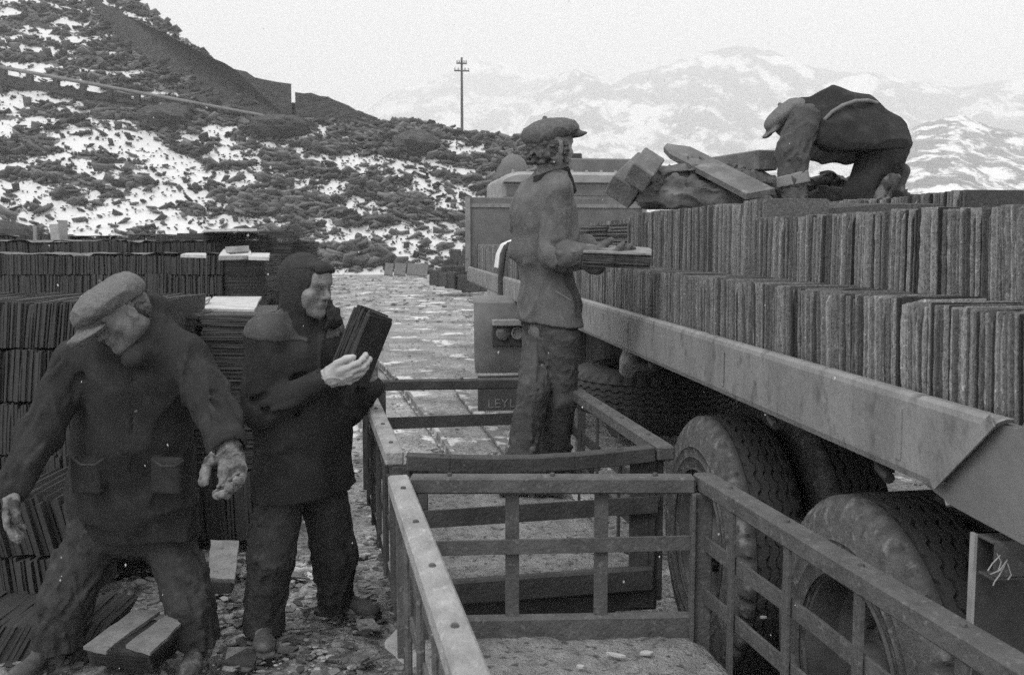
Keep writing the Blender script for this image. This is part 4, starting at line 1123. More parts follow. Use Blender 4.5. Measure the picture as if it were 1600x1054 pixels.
# single pale slates lying on the stacks and on the ground
def flat_slate(corners, z, th, label, tone_m='slate_pale', tilt=(0, 0), nm='slate'):
    pts = [P(x, y, z) for x, y in corners]; c = sum(pts, Vector()) / len(pts)
    ring = []
    for i in range(len(pts)):
        a, b2 = pts[i] - c, pts[(i + 1) % len(pts)] - c
        for k in range(6):
            q = lerp(a, b2, k / 6); ring.append((q.x + ry.uniform(-.004, .004), q.y + ry.uniform(-.004, .004)))
    b = MB(); b.prism(ring, 0, th); o = b.build(nm, MT[tone_m]); o.location = (c.x, c.y, z)
    o.rotation_euler = (tilt[0], tilt[1], 0)
    return tag(o, label, 'slate')
flat_slate([(236, 486), (318, 487), (329, 468), (262, 470)], 1.290, 0.012, 'pale slate topping the left half of the flat-laid stack between the two left men')
flat_slate([(318, 486), (397, 487), (408, 466), (334, 466)], 1.290, 0.014, 'large clean pale slate topping the right half of the flat-laid stack beside the hooded man')
flat_slate([(248, 477), (283, 478), (306, 467), (280, 469)], 1.312, 0.010, 'loose narrow slate askew on the left top of the flat-laid stack', tilt=(0.05, -.04))
flat_slate([(284, 478), (300, 480), (330, 470), (300, 471)], 1.315, 0.014, 'small loose slate lying next to the askew one on the flat-laid stack', tilt=(0.04, .03))
flat_slate([(309, 370), (352, 370), (371, 361), (320, 362)], 1.802, 0.03, 'snowy flat slate on the left of the tall far stack top')
flat_slate([(358, 370), (400, 370), (402, 361), (372, 361)], 1.802, 0.03, 'snowy flat slate on the right of the tall far stack top')
flat_slate([(282, 402), (322, 403), (322, 399), (292, 399)], 1.52, 0.03, 'flat slate lying on the long second row, left of the small heap')
flat_slate([(341, 404), (392, 402), (392, 397), (350, 397)], 1.53, 0.04, 'flat slate in the small heap on the right end of the second row', tilt=(0, .05))
flat_slate([(353, 398), (390, 397), (388, 393), (360, 393)], 1.60, 0.04, 'top slate of the small heap on the right end of the second row', tilt=(0, -.08))
flat_slate([(388, 406), (420, 407), (422, 399), (392, 398)], 1.52, 0.03, 'snow-dusted slate at the very right corner of the second row')
flat_slate([(129, 1011), (165, 1017), (249, 963), (210, 960)], 0.205, 0.014, 'long pale slate on the low pile behind the stooping man, left of the pair', 'slate_mid', tilt=(.06, 0.0))
flat_slate([(196, 1011), (236, 1020), (283, 978), (262, 966)], 0.210, 0.012, 'paler long slate on the low pile behind the stooping man, right of the pair', 'slate_mid', tilt=(.05, 0.05))
for k in range(9):
    flat_slate([(134 + k, 1014 + k * 3), (232 + k, 1024 + k * 3), (284, 985 + k * 3), (212, 966 + k * 3)], 0.19 - k * 0.02, 0.015, 'dark slate of the low pile under the two pale ones, layer %s from the top' % ('first second third fourth fifth sixth seventh eighth ninth'.split()[k]), 'slate_held')
flat_slate([(327, 901), (366, 903), (374, 856), (330, 855)], 0.10, 0.02, 'square grey slate lying beside snow between the two left men', 'slate_mid', tilt=(.1, 0))
flat_slate([(318, 925), (362, 926), (370, 905), (325, 905)], 0.03, 0.05, 'dark slate block just below the square grey slate', 'slate_held')
flat_slate([(345, 1042), (398, 1046), (400, 1020), (350, 1016)], 0.02, 0.02, 'flat dark slate on the ground at the hooded man\'s boots', 'slate_held')
flat_slate([(600, 1010), (650, 1054), (700, 1054), (655, 985), (620, 990)], 0.20, 0.02, 'rounded pale slab beside the near wagon\'s left stanchions')
# boards standing in the yard, far left
for (x0, x1, y0, y1, Yd, m, lab) in ((80, 93, 352, 380, 16, 'slate_pale', 'pale slab standing upright on the third row at the left'), (92, 106, 346, 379, 16.2, 'cab', 'grey slab standing upright right behind the pale one'), (53, 58, 355, 378, 16, 'cab', 'narrow grey stake standing at the end of the dark mound')):
    p = U((x0 + x1) / 2, y1, Yd); s = Yd / 1562; b = MB(); b.box((0, 0, (y1 - y0) * s / 2), ((x1 - x0) * s / 2, 0.02, (y1 - y0) * s / 2 + 0.02), Matrix.Rotation(R(-4 if x0 == 80 else 2), 3, 'Y'), bev=.004)
    o = b.build('standing_slab', MT[m]); o.location = p; tag(o, lab, 'slab')
# mound behind, far left
c = U(5, 372, 18.5); vs, fs = [], []
for i in range(13):
    for j in range(24):
        th, ph = math.pi * i / 12, 2 * math.pi * j / 24; d = Vector((math.sin(th) * math.cos(ph), math.sin(th) * math.sin(ph), math.cos(th)))
        k = 0.85 + 0.3 * float(fbm(d.x * 4, d.y * 4, d.z * 4 + 7, 3)); vs.append((d.x * .62 * k, d.y * .6 * k, d.z * .33 * k))
for i in range(12):
    for j in range(24): fs.append((i * 24 + j, i * 24 + (j + 1) % 24, (i + 1) * 24 + (j + 1) % 24, (i + 1) * 24 + j))
o = mesh_obj('waste_mound', vs, fs, MT['slate_yard'], tone=[.3] * len(vs)); o.location = c; tag(o, 'small dark waste mound behind the third row at the far left edge', 'waste mound')
# slabs of slate leaning at the foot of the tip
for (x0, x1, y0, y1, lab) in ((601, 614, 405, 425, 'left of the three slabs leaning at the foot of the tip'), (616, 634, 404, 424, 'middle grey slab leaning at the foot of the tip'), (636, 668, 404, 423, 'wide dark low slab lying at the foot of the tip')):
    p = U((x0 + x1) / 2, y1 + 1, 47.5); s = 47.5 / 1562; b = MB()
    b.box((0, 0.1, (y1 - y0) * s / 2), ((x1 - x0) * s / 2, 0.06, (y1 - y0) * s / 2), Matrix.Rotation(R(-22), 3, 'X') @ Matrix.Rotation(R(6), 3, 'Y'), bev=.01)
    o = b.build('stone_slab', MT['panel']); o.location = (p.x, p.y, 0); tag(o, lab, 'slab')
# blocks piled beside the road, right of the track
bl = [(680, 445, 14, 22), (692, 447, 18, 20), (706, 450, 16, 24), (722, 453, 18, 22), (738, 456, 30, 14), (699, 432, 16, 16), (714, 434, 20, 18), (730, 436, 20, 20), (708, 420, 22, 14), (726, 419, 22, 18), (744, 440, 18, 24), (686, 430, 10, 10), (712, 407, 18, 16), (731, 404, 18, 14), (748, 422, 16, 20), (760, 455, 22, 16)]
words_ = ['lowest block at the left end', 'second block from the left in the bottom course', 'third block from the left in the bottom course', 'fourth block from the left in the bottom course', 'wide flat block at the front right', 'left block of the middle course', 'centre block of the middle course', 'right block of the middle course', 'left block of the third course', 'right block of the third course', 'tall block by the lorry rail end', 'tiny block perched at the left', 'topmost left block', 'topmost right block', 'upper block by the lorry rail end', 'last block under the lorry rail end']
for (cx, by, w_, h_), lab in zip(bl, words_):
    Yb = 31 + (by < 440) * 0.6 + (by < 425) * 0.6; s = Yb / 1562
    p = U(cx, by, Yb); b = MB(); b.box((0, 0, h_ * s / 2), (w_ * s / 2, 0.25, h_ * s / 2), Matrix.Rotation(ry.uniform(-.3, .3), 3, 'Z') @ Matrix.Rotation(ry.uniform(-.06, .06), 3, 'Y'), bev=.02, tone=ry.rand())
    b.box((0, 0, h_ * s + 0.012), (w_ * s * .44, 0.2, 0.02), bev=.01, tone=3.0)
    o = b.build('slate_block', MT['slate_yard']); o.location = p; o.location.z = max(o.location.z, -0.02); tag(o, lab + ' of the dark heap beside the road', 'slate block', 'blocks heaped beside the road')
# clods of frozen snow and rubble in the yard
MT['clod'] = mat('dirty_snow', 0.16, 0.55, 14, 0.85, 0.8, 60, third=(0.08, 17, 0.50, 0.60))
rk = np.random.RandomState(8); vs, fs = [], []
def clod(X, Y, s, zs=.28):
    k0 = len(vs); a = rk.rand() * 30
    for i in range(7):
        for j in range(9):
            th, ph = math.pi * i / 6, 2 * math.pi * j / 9; d = Vector((math.sin(th) * math.cos(ph), math.sin(th) * math.sin(ph), math.cos(th)))
            k = 0.7 + 0.6 * float(fbm(d.x * 2 + a, d.y * 2, d.z * 2 + a, 2)); vs.append((X + d.x * s * k, Y + d.y * s * k, max(-.02, d.z * s * zs * k)))
    for i in range(6):
        for j in range(9): fs.append((k0 + i * 9 + j, k0 + i * 9 + (j + 1) % 9, k0 + (i + 1) * 9 + (j + 1) % 9, k0 + (i + 1) * 9 + j))
for (x0, x1, y0, y1, n, s0, s1) in ((375, 400, 865, 900, 10, .02, .07), (330, 400, 940, 1000, 34, .015, .05), (440, 560, 965, 1050, 60, .008, .028), (560, 600, 760, 990, 40, .01, .04), (450, 560, 850, 960, 40, .01, .035), (380, 600, 1000, 1054, 60, .006, .02), (300, 340, 900, 960, 10, .02, .04), (150, 260, 945, 990, 10, .02, .05)):
    for _ in range(n):
        p = P(rk.uniform(x0, x1), rk.uniform(y0, y1), 0); clod(p.x, p.y, s0 + (s1 - s0) * rk.rand() ** 2)
tag(mesh_obj('frozen_snow_clods', vs, fs, MT['clod'], smooth=True), 'clods of dirty frozen snow scattered on the ground by the men\'s boots', 'snow', kind='stuff')
# ================================================================== SOFT SHAPES: distance fields polygonised into one skin
def nrm(v): v = np.array(v, float); return v / np.linalg.norm(v)
class Vol:
    def __init__(s, lo, hi, h):
        s.h = h; s.lo = np.array(lo, float); s.n = np.ceil((np.array(hi, float) - s.lo) / h).astype(int) + 1
        s.F = np.full(s.n, 9.0, np.float32)
        s.ax = [s.lo[i] + h * np.arange(s.n[i]) for i in range(3)]
        s.M = None; s.S = 1.0
    def frame(s, c=None, R_=None, S=1.0):
        s.M = None if c is None else (np.array(c, float), np.array(R_, float)); s.S = S if c is not None else 1.0; return s
    def _w(s, p):
        p = np.array(p, float)
        return p if s.M is None else s.M[0] + s.M[1] @ (p * s.S)
    def _reg(s, lo, hi):
        i0 = np.clip(np.floor((lo - s.lo) / s.h).astype(int), 0, s.n - 1); i1 = np.clip(np.ceil((hi - s.lo) / s.h).astype(int) + 1, 1, s.n)
        if np.any(i1 <= i0): return None, None
        sl = tuple(slice(a, b) for a, b in zip(i0, i1))
        X, Y, Z = np.meshgrid(s.ax[0][sl[0]], s.ax[1][sl[1]], s.ax[2][sl[2]], indexing='ij')
        return sl, np.stack([X, Y, Z], -1)
    def _put(s, sl, d, k, sub):
        A = s.F[sl]
        if sub: A2, d2 = -A, d
        else: A2, d2 = A, d
        if k > 0:
            hh = np.clip(k - np.abs(A2 - d2), 0, None) / k
            m = np.minimum(A2, d2) - hh * hh * k * 0.25
        else: m = np.minimum(A2, d2)
        s.F[sl] = -m if sub else m
    def cone(s, a, b, ra, rb, k=0.02, sub=False, flat=None):
        """round cone from a to b"""
        a, b = s._w(a), s._w(b); ra, rb = ra * s.S, rb * s.S; mg = max(ra, rb) + k + 3 * s.h + .02
        sl, p = s._reg(np.minimum(a, b) - mg, np.maximum(a, b) + mg)
        if sl is None: return s
        ba = b - a; L2 = max(ba @ ba, 1e-9)
        pa = p - a
        if flat is not None:          # squash the section along a world direction: (direction, factor)
            u, f = s._dir(flat[0]), flat[1]
            q = pa @ u; pa = pa + (q * (1 / f - 1))[..., None] * u
            bu = ba @ u; ba = ba + bu * (1 / f - 1) * u; L2 = max(ba @ ba, 1e-9)
        t = np.clip((pa @ ba) / L2, 0, 1)
        d = np.linalg.norm(pa - t[..., None] * ba, axis=-1) - (ra + (rb - ra) * t)
        if flat is not None: d = d * min(1.0, flat[1] * 1.15)
        s._put(sl, d, k, sub); return s
    def _dir(s, u):
        u = np.array(u, float)
        if s.M is not None: u = s.M[1] @ u
        return u / np.linalg.norm(u)
    def chain(s, pts, rs_, k=0.02, flat=None, sub=False):
        for i in range(len(pts) - 1): s.cone(pts[i], pts[i + 1], rs_[i], rs_[i + 1], k, sub, flat)
        return s
    def ell(s, c, r, R_=None, k=0.02, sub=False):
        c = s._w(c); R2 = np.eye(3) if R_ is None else np.array(R_, float)
        if s.M is not None: R2 = s.M[1] @ R2
        r = np.array(r, float) * s.S; mg = r.max() + k + 3 * s.h
        sl, p = s._reg(c - mg, c + mg)
        if sl is None: return s
        q = (p - c) @ R2; k0 = np.linalg.norm(q / r, axis=-1); k1 = np.linalg.norm(q / (r * r), axis=-1)
        s._put(sl, k0 * (k0 - 1) / np.maximum(k1, 1e-6), k, sub); return s
    def box(s, c, h, R_=None, rad=0.01, k=0.01, sub=False):
        c = s._w(c); R2 = np.eye(3) if R_ is None else np.array(R_, float)
        if s.M is not None: R2 = s.M[1] @ R2
        h = np.array(h, float) * s.S; mg = np.linalg.norm(h) + k + 3 * s.h
        sl, p = s._reg(c - mg, c + mg)
        if sl is None: return s
        q = np.abs((p - c) @ R2) - (h - rad)
        d = np.linalg.norm(np.maximum(q, 0), axis=-1) + np.minimum(q.max(-1), 0) - rad
        s._put(sl, d, k, sub); return s
    def cut(s, pt, nrm, k=0.004):
        """keep the side of the plane away from nrm"""
        n_ = np.array(nrm, float); n_ /= np.linalg.norm(n_)
        X, Y, Z = np.meshgrid(*s.ax, indexing='ij', sparse=True)
        d = (X - pt[0]) * n_[0] + (Y - pt[1]) * n_[1] + (Z - pt[2]) * n_[2]
        s.F = np.maximum(s.F, d.astype(np.float32)); return s
    def folds(s, amp, freq, seed, stretch=(1, 1, 1), ridged=True, w=None):
        """cloth creases: warped ridged waves pressed into the skin; w(p) optional local weight"""
        sel = np.abs(s.F) < 0.06
        i, j, k = np.nonzero(sel)
        p = np.stack([s.ax[0][i], s.ax[1][j], s.ax[2][k]], -1); q = p * freq * np.array(stretch)
        wx = vnoise(q[:, 0] * .6 + seed, q[:, 1] * .6, q[:, 2] * .6) * 2.2
        n1 = vnoise(q[:, 0] + wx + seed * 3.1, q[:, 1] + wx, q[:, 2] - wx * .6)
        n2 = vnoise(q[:, 0] * 2.1 + seed, q[:, 1] * 2.1 - wx, q[:, 2] * 2.1 + wx)
        f = ((np.clip(1 - np.abs(n1 * 2 - 1) * 1.6, 0, 1) ** 2.2) * 1.5 - .45) + (n2 - .5) * .5 if ridged else (n1 - .5) * 2
        a = amp if w is None else amp * w(p)
        s.F[i, j, k] -= (f * a).astype(np.float32); return s
    def creases(s, pts, rs_, n, seed, length=.35, w=.007, turn=.9, out=.0, groove=True):
        w = w * 1.55
        '''long soft pulls of cloth laid diagonally round a limb: raised ridges, each with a furrow beside it'''
        q = np.random.RandomState(seed); pts = [np.array(p, float) for p in pts]; seg = [np.linalg.norm(pts[i + 1] - pts[i]) for i in range(len(pts) - 1)]; tot = sum(seg)
        def at(t):
            d = np.clip(t, 0, 1) * tot
            for i, l in enumerate(seg):
                if d <= l or i == len(seg) - 1:
                    u = min(d / l, 1); ax = (pts[i + 1] - pts[i]) / l; return pts[i] + ax * d, ax, rs_[i] + (rs_[i + 1] - rs_[i]) * u
                d -= l
        for _ in range(n):
            t0 = q.uniform(0, 1 - length * .5); a0 = q.uniform(0, 6.28); tw = q.uniform(-turn, turn); ln = length * q.uniform(.4, 1.1); P_, Q_ = [], []
            m = 6
            for i in range(m):
                u = i / (m - 1); c, ax, r = at(t0 + ln * u); e1 = nrm(np.cross(ax, (0.3, 1, .2))); e2 = np.cross(ax, e1); bl = math.sin(math.pi * (.08 + .84 * u))
                for L_, da, dr in ((P_, 0, -w * .35), (Q_, .16, w * .75)):
                    a = a0 + tw * u + da; L_.append((c + (e1 * math.cos(a) + e2 * math.sin(a)) * (r + out + dr), w * (.35 + .65 * bl)))
            for i in range(m - 1): s.cone(P_[i][0], P_[i + 1][0], P_[i][1], P_[i + 1][1], k=w * 1.6)
            if groove:
                for i in range(m - 1): s.cone(Q_[i][0], Q_[i + 1][0], Q_[i][1] * .7, Q_[i + 1][1] * .7, k=w * 1.6, sub=True)
        return s
    def mesh(s, name, m, parent=None, origin=None, smooth_it=0):
        F = s.F; h = s.h
        I = F < 0
        nx, ny, nz = F.shape
        c = np.zeros((nx - 1, ny - 1, nz - 1), np.int8)
        for dx in (0, 1):
            for dy in (0, 1):
                for dz in (0, 1): c += I[dx:nx - 1 + dx, dy:ny - 1 + dy, dz:nz - 1 + dz]
        act = (c > 0) & (c < 8); ci, cj, ck = np.nonzero(act)
        idx = np.full(act.shape, -1, np.int64); idx[ci, cj, ck] = np.arange(len(ci))
        acc = np.zeros((len(ci), 3)); cnt = np.zeros(len(ci))
        cr = [(0, 0, 0), (1, 0, 0), (0, 1, 0), (1, 1, 0), (0, 0, 1), (1, 0, 1), (0, 1, 1), (1, 1, 1)]
        for a, b in ((0, 1), (2, 3), (4, 5), (6, 7), (0, 2), (1, 3), (4, 6), (5, 7), (0, 4), (1, 5), (2, 6), (3, 7)):
            A, B = cr[a], cr[b]
            fa = F[ci + A[0], cj + A[1], ck + A[2]].astype(float); fb = F[ci + B[0], cj + B[1], ck + B[2]].astype(float)
            x = (fa < 0) != (fb < 0); t = np.where(x, fa / np.where(x, fa - fb, 1), 0)
            pt = np.array(A)[None] + (np.array(B) - np.array(A))[None] * t[:, None]
            acc += pt * x[:, None]; cnt += x
        V = (acc / cnt[:, None] + np.stack([ci, cj, ck], -1)) * h + s.lo
        faces = []
        for ax in range(3):
            sl0 = [slice(None)] * 3; sl1 = [slice(None)] * 3; sl0[ax] = slice(0, -1); sl1[ax] = slice(1, None)
            x = I[tuple(sl0)] != I[tuple(sl1)]
            o1, o2 = [q for q in range(3) if q != ax]
            e = np.stack(np.nonzero(x), -1); e = e[(e[:, o1] > 0) & (e[:, o2] > 0) & (e[:, o1] < F.shape[o1] - 1) & (e[:, o2] < F.shape[o2] - 1)]
            def id_(d1, d2):
                q = e.copy(); q[:, o1] -= d1; q[:, o2] -= d2; return idx[q[:, 0], q[:, 1], q[:, 2]]
            q = np.stack([id_(1, 1), id_(0, 1), id_(0, 0), id_(1, 0)], -1)
            ins = I[e[:, 0], e[:, 1], e[:, 2]]
            flip = ins if ax != 1 else ~ins
            q[~flip] = q[~flip][:, ::-1]
            faces.append(q)
        Fc = np.concatenate(faces); Fc = Fc[(Fc >= 0).all(1)]
        if smooth_it:
            for _ in range(smooth_it):
                S_ = np.zeros_like(V); C_ = np.zeros(len(V))
                for a, b in ((0, 1), (1, 2), (2, 3), (3, 0)):
                    np.add.at(S_, Fc[:, a], V[Fc[:, b]]); np.add.at(S_, Fc[:, b], V[Fc[:, a]])
                    np.add.at(C_, Fc[:, a], 1); np.add.at(C_, Fc[:, b], 1)
                V = V * .4 + .6 * S_ / np.maximum(C_, 1)[:, None]
        og = np.array(origin) if origin is not None else np.zeros(3)
        o = mesh_obj(name, V - og, Fc, m, parent, smooth=True)
        return o

def basis(face, up=(0, 0, 1)):
    """columns: his right side, facing, up"""
    f = nrm(face); u = np.array(up, float); u = nrm(u - f * (u @ f)); r = np.cross(f, u)
    return np.stack([r, f, u], 1)

def head(V, c, B, neck_to=None, S=1.0):
    V.frame(c, B, S)
    V.ell((0, -.018, .035), (.076, .096, .088), k=.02)
    V.ell((0, .028, -.03), (.062, .068, .082), k=.03)
    for s in (-1, 1):
        V.cone((s * .052, -.005, -.055), (s * .012, .070, -.098), .020, .018, k=.025)
        V.ell((s * .045, .062, -.022), (.022, .022, .020), k=.02)
        V.ell((s * .052, .02, -.04), (.018, .05, .04), k=.02)
        V.cone((s * .014, .092, .022), (s * .042, .078, .022), .009, .008, k=.012)
    V.ell((0, .078, -.094), (.022, .018, .017), k=.02)
    V.ell((0, .075, .045), (.05, .025, .04), k=.03)
    for s in (-1, 1): V.ell((s * .031, .094, .002), (.018, .014, .012), k=.010, sub=True)
    for s in (-1, 1):
        V.ell((s * .031, .077, .001), (.014, .0135, .0125), k=.003)
        V.cone((s * .018, .089, .009), (s * .045, .078, .008), .005, .004, k=.006)
        V.cone((s * .02, .088, -.011), (s * .043, .078, -.010), .004, .0035, k=.006)
    V.cone((0, .090, .012), (0, .113, -.026), .008, .012, k=.010)
    V.ell((0, .112, -.029), (.011, .011, .010), k=.006)
    for s in (-1, 1): V.ell((s * .012, .100, -.033), (.008, .009, .007), k=.006)
    V.ell((0, .088, -.058), (.026, .014, .016), k=.012)
    V.cone((-.018, .093, -.059), (.018, .093, -.059), .0045, .0045, k=.004); V.cone((-.015, .093, -.069), (.015, .093, -.069), .0055, .0055, k=.004)
    V.cone((-.022, .103, -.064), (.022, .103, -.064), .0028, .0028, k=.003, sub=True)
    for s in (-1, 1): V.cone((s * .022, .098, -.035), (s * .034, .083, -.062), .003, .003, k=.008, sub=True)
    for s in (-1, 1):
        V.ell((s * .078, -.006, -.008), (.010, .018, .032), k=.008); V.ell((s * .087, -.002, -.004), (.006, .009, .017), k=.004, sub=True)
    V.frame()
    if neck_to is not None:
        V.cone(c + B @ np.array((0, -.025, -.05)), neck_to, .056, .062, k=.03)

def hand(V, w, d, n, side, curl=(.6, .7, .8, .8), thumb=(.6, .5, .3), sc=1.0, fat=0.0, spread=0.06, k=.006):
    """w wrist, d towards the fingers, n the way the palm faces, side the thumb side"""
    d = nrm(d); n = nrm(np.array(n) - d * (np.array(n) @ d)); s = nrm(np.cross(n, d)); 
    if s @ np.array(side) < 0: s = -s
    w = np.array(w, float)
    kn = []
    for i, (off, ln) in enumerate(((.030, .086), (.010, .090), (-.010, .086), (-.029, .078))):
        p = w + (d * ln + s * off + n * (-.002 if i in (1, 2) else .002)) * sc; kn.append(p)
        V.cone(w + (d * .012 + s * off * .55) * sc, p, (.0155 + fat) * sc, (.0115 + fat) * sc, k=.012, flat=None)
    V.cone(w - d * .02 * sc, w + d * .02 * sc, (.024 + fat) * sc, (.024 + fat) * sc, k=.015)
    L_ = ((.044, .026, .020), (.049, .030, .021), (.045, .028, .020), (.035, .021, .018))
    for i in range(4):
        p = kn[i]; a = curl[i] if np.ndim(curl) == 1 else curl[i][0]; ang = 0; r = (.0098, .0100, .0096, .0085)[i]
        sp = (1.4, .4, -.5, -1.5)[i] * spread
        for j in range(3):
            ang += a * (.75, 1.0, .65)[j]
            dd = nrm(d * math.cos(ang) + n * math.sin(ang) + s * sp * math.cos(ang))
            q = p + dd * L_[i][j] * sc
            V.cone(p, q, (r - .0007 * j + fat) * sc, (r - .0007 * (j + 1) + fat) * sc, k=.0035); p = q
    p = w + (d * .018 + s * .022 + n * .006) * sc; out_, fwd, inn = thumb
    dd = nrm(d * fwd + s * out_ + n * inn); q = p + dd * .045 * sc; V.cone(p, q, (.017 + fat) * sc, (.0125 + fat) * sc, k=.012)
    dd = nrm(d * (fwd + .35) + s * out_ * .55 + n * inn); p, q = q, q + dd * .034 * sc; V.cone(p, q, (.0118 + fat) * sc, (.0105 + fat) * sc, k=.005)
    dd = nrm(d * (fwd + .55) + s * out_ * .2 + n * inn * 1.2); p, q = q, q + dd * .027 * sc; V.cone(p, q, (.0108 + fat) * sc, (.009 + fat) * sc, k=.004)

def N3(v): return np.array((v.x, v.y, v.z)) if isinstance(v, Vector) else np.array(v, float)
def Un(px, py, Y): return N3(U(px, py, Y))
def vol_around(pts, mg, h):
    pts = np.array(pts); return Vol(pts.min(0) - mg, pts.max(0) + mg, h)
def body_core(V, J, B, wd=1.0):
    """slim continuous body under the clothes; J joints"""
    pel, ch, nk = J['pelvis'], J['chest'], J['neck']
    r = B[:, 0]
    V.cone(pel, ch, .12 * wd, .13 * wd, k=.05); V.cone(ch - r * .08 * wd, ch + r * .08 * wd, .10 * wd, .10 * wd, k=.05); V.cone(ch, nk, .09 * wd, .055, k=.04)
    for s in 'RL':
        V.chain([J['sh' + s], J['el' + s], J['wr' + s]], [.048, .036, .026], k=.02); V.cone(ch, J['sh' + s], .07 * wd, .045, k=.03)
        V.chain([J['hip' + s], J['kn' + s], J['an' + s]], [.080 * min(1, wd * 1.05), .052, .038], k=.03); V.cone(pel, J['hip' + s], .10, .08, k=.04)
def boot(V, an, d, sc=1.0, tilt=0.0, z0=None):
    """lace-up boot, ankle joint an, toe direction d (world, may tilt)"""
    d = nrm(d); up = nrm(np.array((0, 0, 1.0)) - d * d[2]); s = np.cross(d, up)
    V.frame(an, np.stack([s, d, up], 1))
    V.cone((0, -.01, .10), (0, -.012, -.02), .052, .045, k=.02); V.ell((0, -.03, -.05), (.038, .05, .042), k=.02)
    V.cone((0, .02, -.03), (0, .13, -.065), .042, .034, k=.03, flat=((0, 0, 1), .85)); V.ell((0, .15, -.066), (.046, .062, .032), k=.02)
    V.box((0, .055, -.094), (.043, .155, .012), rad=.011, k=.004); V.box((0, -.045, -.10), (.038, .045, .018), rad=.01, k=.004)
    for j in range(4): V.cone((-.022, .035 + j * .022, .012 - j * .014), (.022, .035 + j * .022, .012 - j * .014), .0045, .0045, k=.003)
    V.ell((0, .06, -.093), (.05, .012, .012), k=.005, sub=True)
    V.frame()

MT['skin'] = mat('weathered_skin', 0.15, 0.24, 22, 0.6, 0.4, 120, third=(0.10, 24, 0.55, 0.75), spec=0.35)
MT['skin_shade'] = mat('shaded_skin', 0.11, 0.17, 20, 0.6, 0.4, 120, spec=0.35, third=(.07, 26, .55, .75))  # darker copy of the skin; shadow on the bowed heads put into its colour
MT['coat_black'] = mat('black_wool', 0.030, 0.040, 7, 0.95, 0.6, 220, third=(0.055, 14, 0.52, 0.80), spec=0.1, wrinkle=.22, wscale=7)
MT['donkey'] = mat('navy_donkey_cloth', 0.028, 0.037, 7, 0.95, 0.6, 220, third=(0.048, 14, 0.52, 0.80), spec=0.1, wrinkle=.22, wscale=6)
MT['yoke'] = mat('leather_yoke', 0.038, 0.052, 16, 0.6, 0.4, 90, third=(0.075, 40, .55, .75), spec=0.3, wrinkle=.3, wscale=14)
MT['trouser'] = mat('worn_dark_trousers', 0.040, 0.056, 12, 0.95, 0.6, 200, third=(0.080, 22, 0.54, 0.80), spec=0.1, wrinkle=.22, wscale=8)
MT['trouser_grey'] = mat('grey_work_trousers', 0.065, 0.09, 14, 0.95, 0.6, 200, third=(0.13, 30, 0.56, 0.80), spec=0.1, wrinkle=.3, wscale=9)
MT['jacket_grey'] = mat('worn_grey_jacket', 0.10, 0.135, 20, 0.85, 0.5, 160, third=(0.20, 45, 0.58, 0.80), spec=0.2, wrinkle=.3, wscale=9)
MT['collar'] = mat('dark_corduroy', 0.022, 0.04, 9, 0.95, 0.4, 200, spec=0.1)
MT['shirt'] = mat('pale_shirt', 0.2, 0.28, 9, 0.9, 0.3, 100)
MT['tweed'] = mat('light_tweed', 0.14, 0.20, 90, 0.95, 0.8, 300, spec=0.1, wrinkle=.22, wscale=14)
MT['tweed_dark'] = mat('grey_tweed', 0.10, 0.16, 80, 0.95, 0.8, 260, spec=0.1, wrinkle=.3, wscale=14)
MT['knit'] = mat('dark_knitted_wool', 0.040, 0.055, 60, 0.95, 1.0, 180, spec=0.1)
MT['hair'] = mat('brown_hair', 0.035, 0.10, 55, 0.55, 0.8, 120, stretch=(1, 1, .5), spec=0.4)
MT['hair_grey'] = mat('grey_hair', 0.09, 0.2, 60, 0.6, 0.8, 120, spec=0.3)
MT['glove_pale'] = mat('pale_rubber_glove', 0.36, 0.46, 8, 0.6, 0.4, 50, third=(0.26, 12, .55, .7), spec=0.35)
MT['glove_dirty'] = mat('grimy_fabric_glove', 0.13, 0.26, 22, 0.9, 0.6, 120, third=(0.05, 18, 0.50, 0.62))
MT['glove_grey'] = mat('grey_leather_gauntlet', 0.07, 0.11, 9, 0.7, 0.5, 80, third=(0.16, 14, .55, .7))
MT['leather'] = mat('muddy_boot_leather', 0.045, 0.10, 12, 0.75, 0.7, 60, third=(0.22, 10, 0.52, 0.66))
MT['cuff'] = mat('turned_back_lining', 0.17, 0.23, 9, 0.9, 0.5, 120)
MT['seam'] = mat('grey_edge_binding', 0.15, 0.21, 9, 0.9, 0.3, 120)
MT['button'] = mat('button', 0.1, 0.14, 5, 0.4, 0, 10)
# ================================================================== PEOPLE
def flatcap(V, c, B, S=1.0, slouch=0.0, tiltf=0.0):
    V.frame(c, B, S)
    V.ell((0, .005, .070), (.090, .120, .050), k=.02)
    V.ell((0, .050, .070 - slouch), (.088, .085, .036), k=.03)
    V.ell((0, -.06, .055), (.082, .062, .050), k=.03)
    V.cone((0, -.01, .122), (0, -.01, .126), .008, .008, k=.003)
    for s in (-1, 1): V.cone((s * .055, .108, .044 - tiltf), (s * .02, .160, .034 - tiltf * 1.3), .006, .005, k=.03)
    V.ell((0, .120, .038 - tiltf), (.074, .060, .013), k=.012)
    V.ell((0, .0, .0), (.078, .098, .062), k=.004, sub=True)
    V.frame()
def finish(root, V, name, m): return V.mesh(name, m, root, origin=N3(root.location))
def limb(V, pts, rs_, k=.03, flat=None): V.chain(pts, rs_, k, flat)
UP = np.array((0, 0, 1.0))

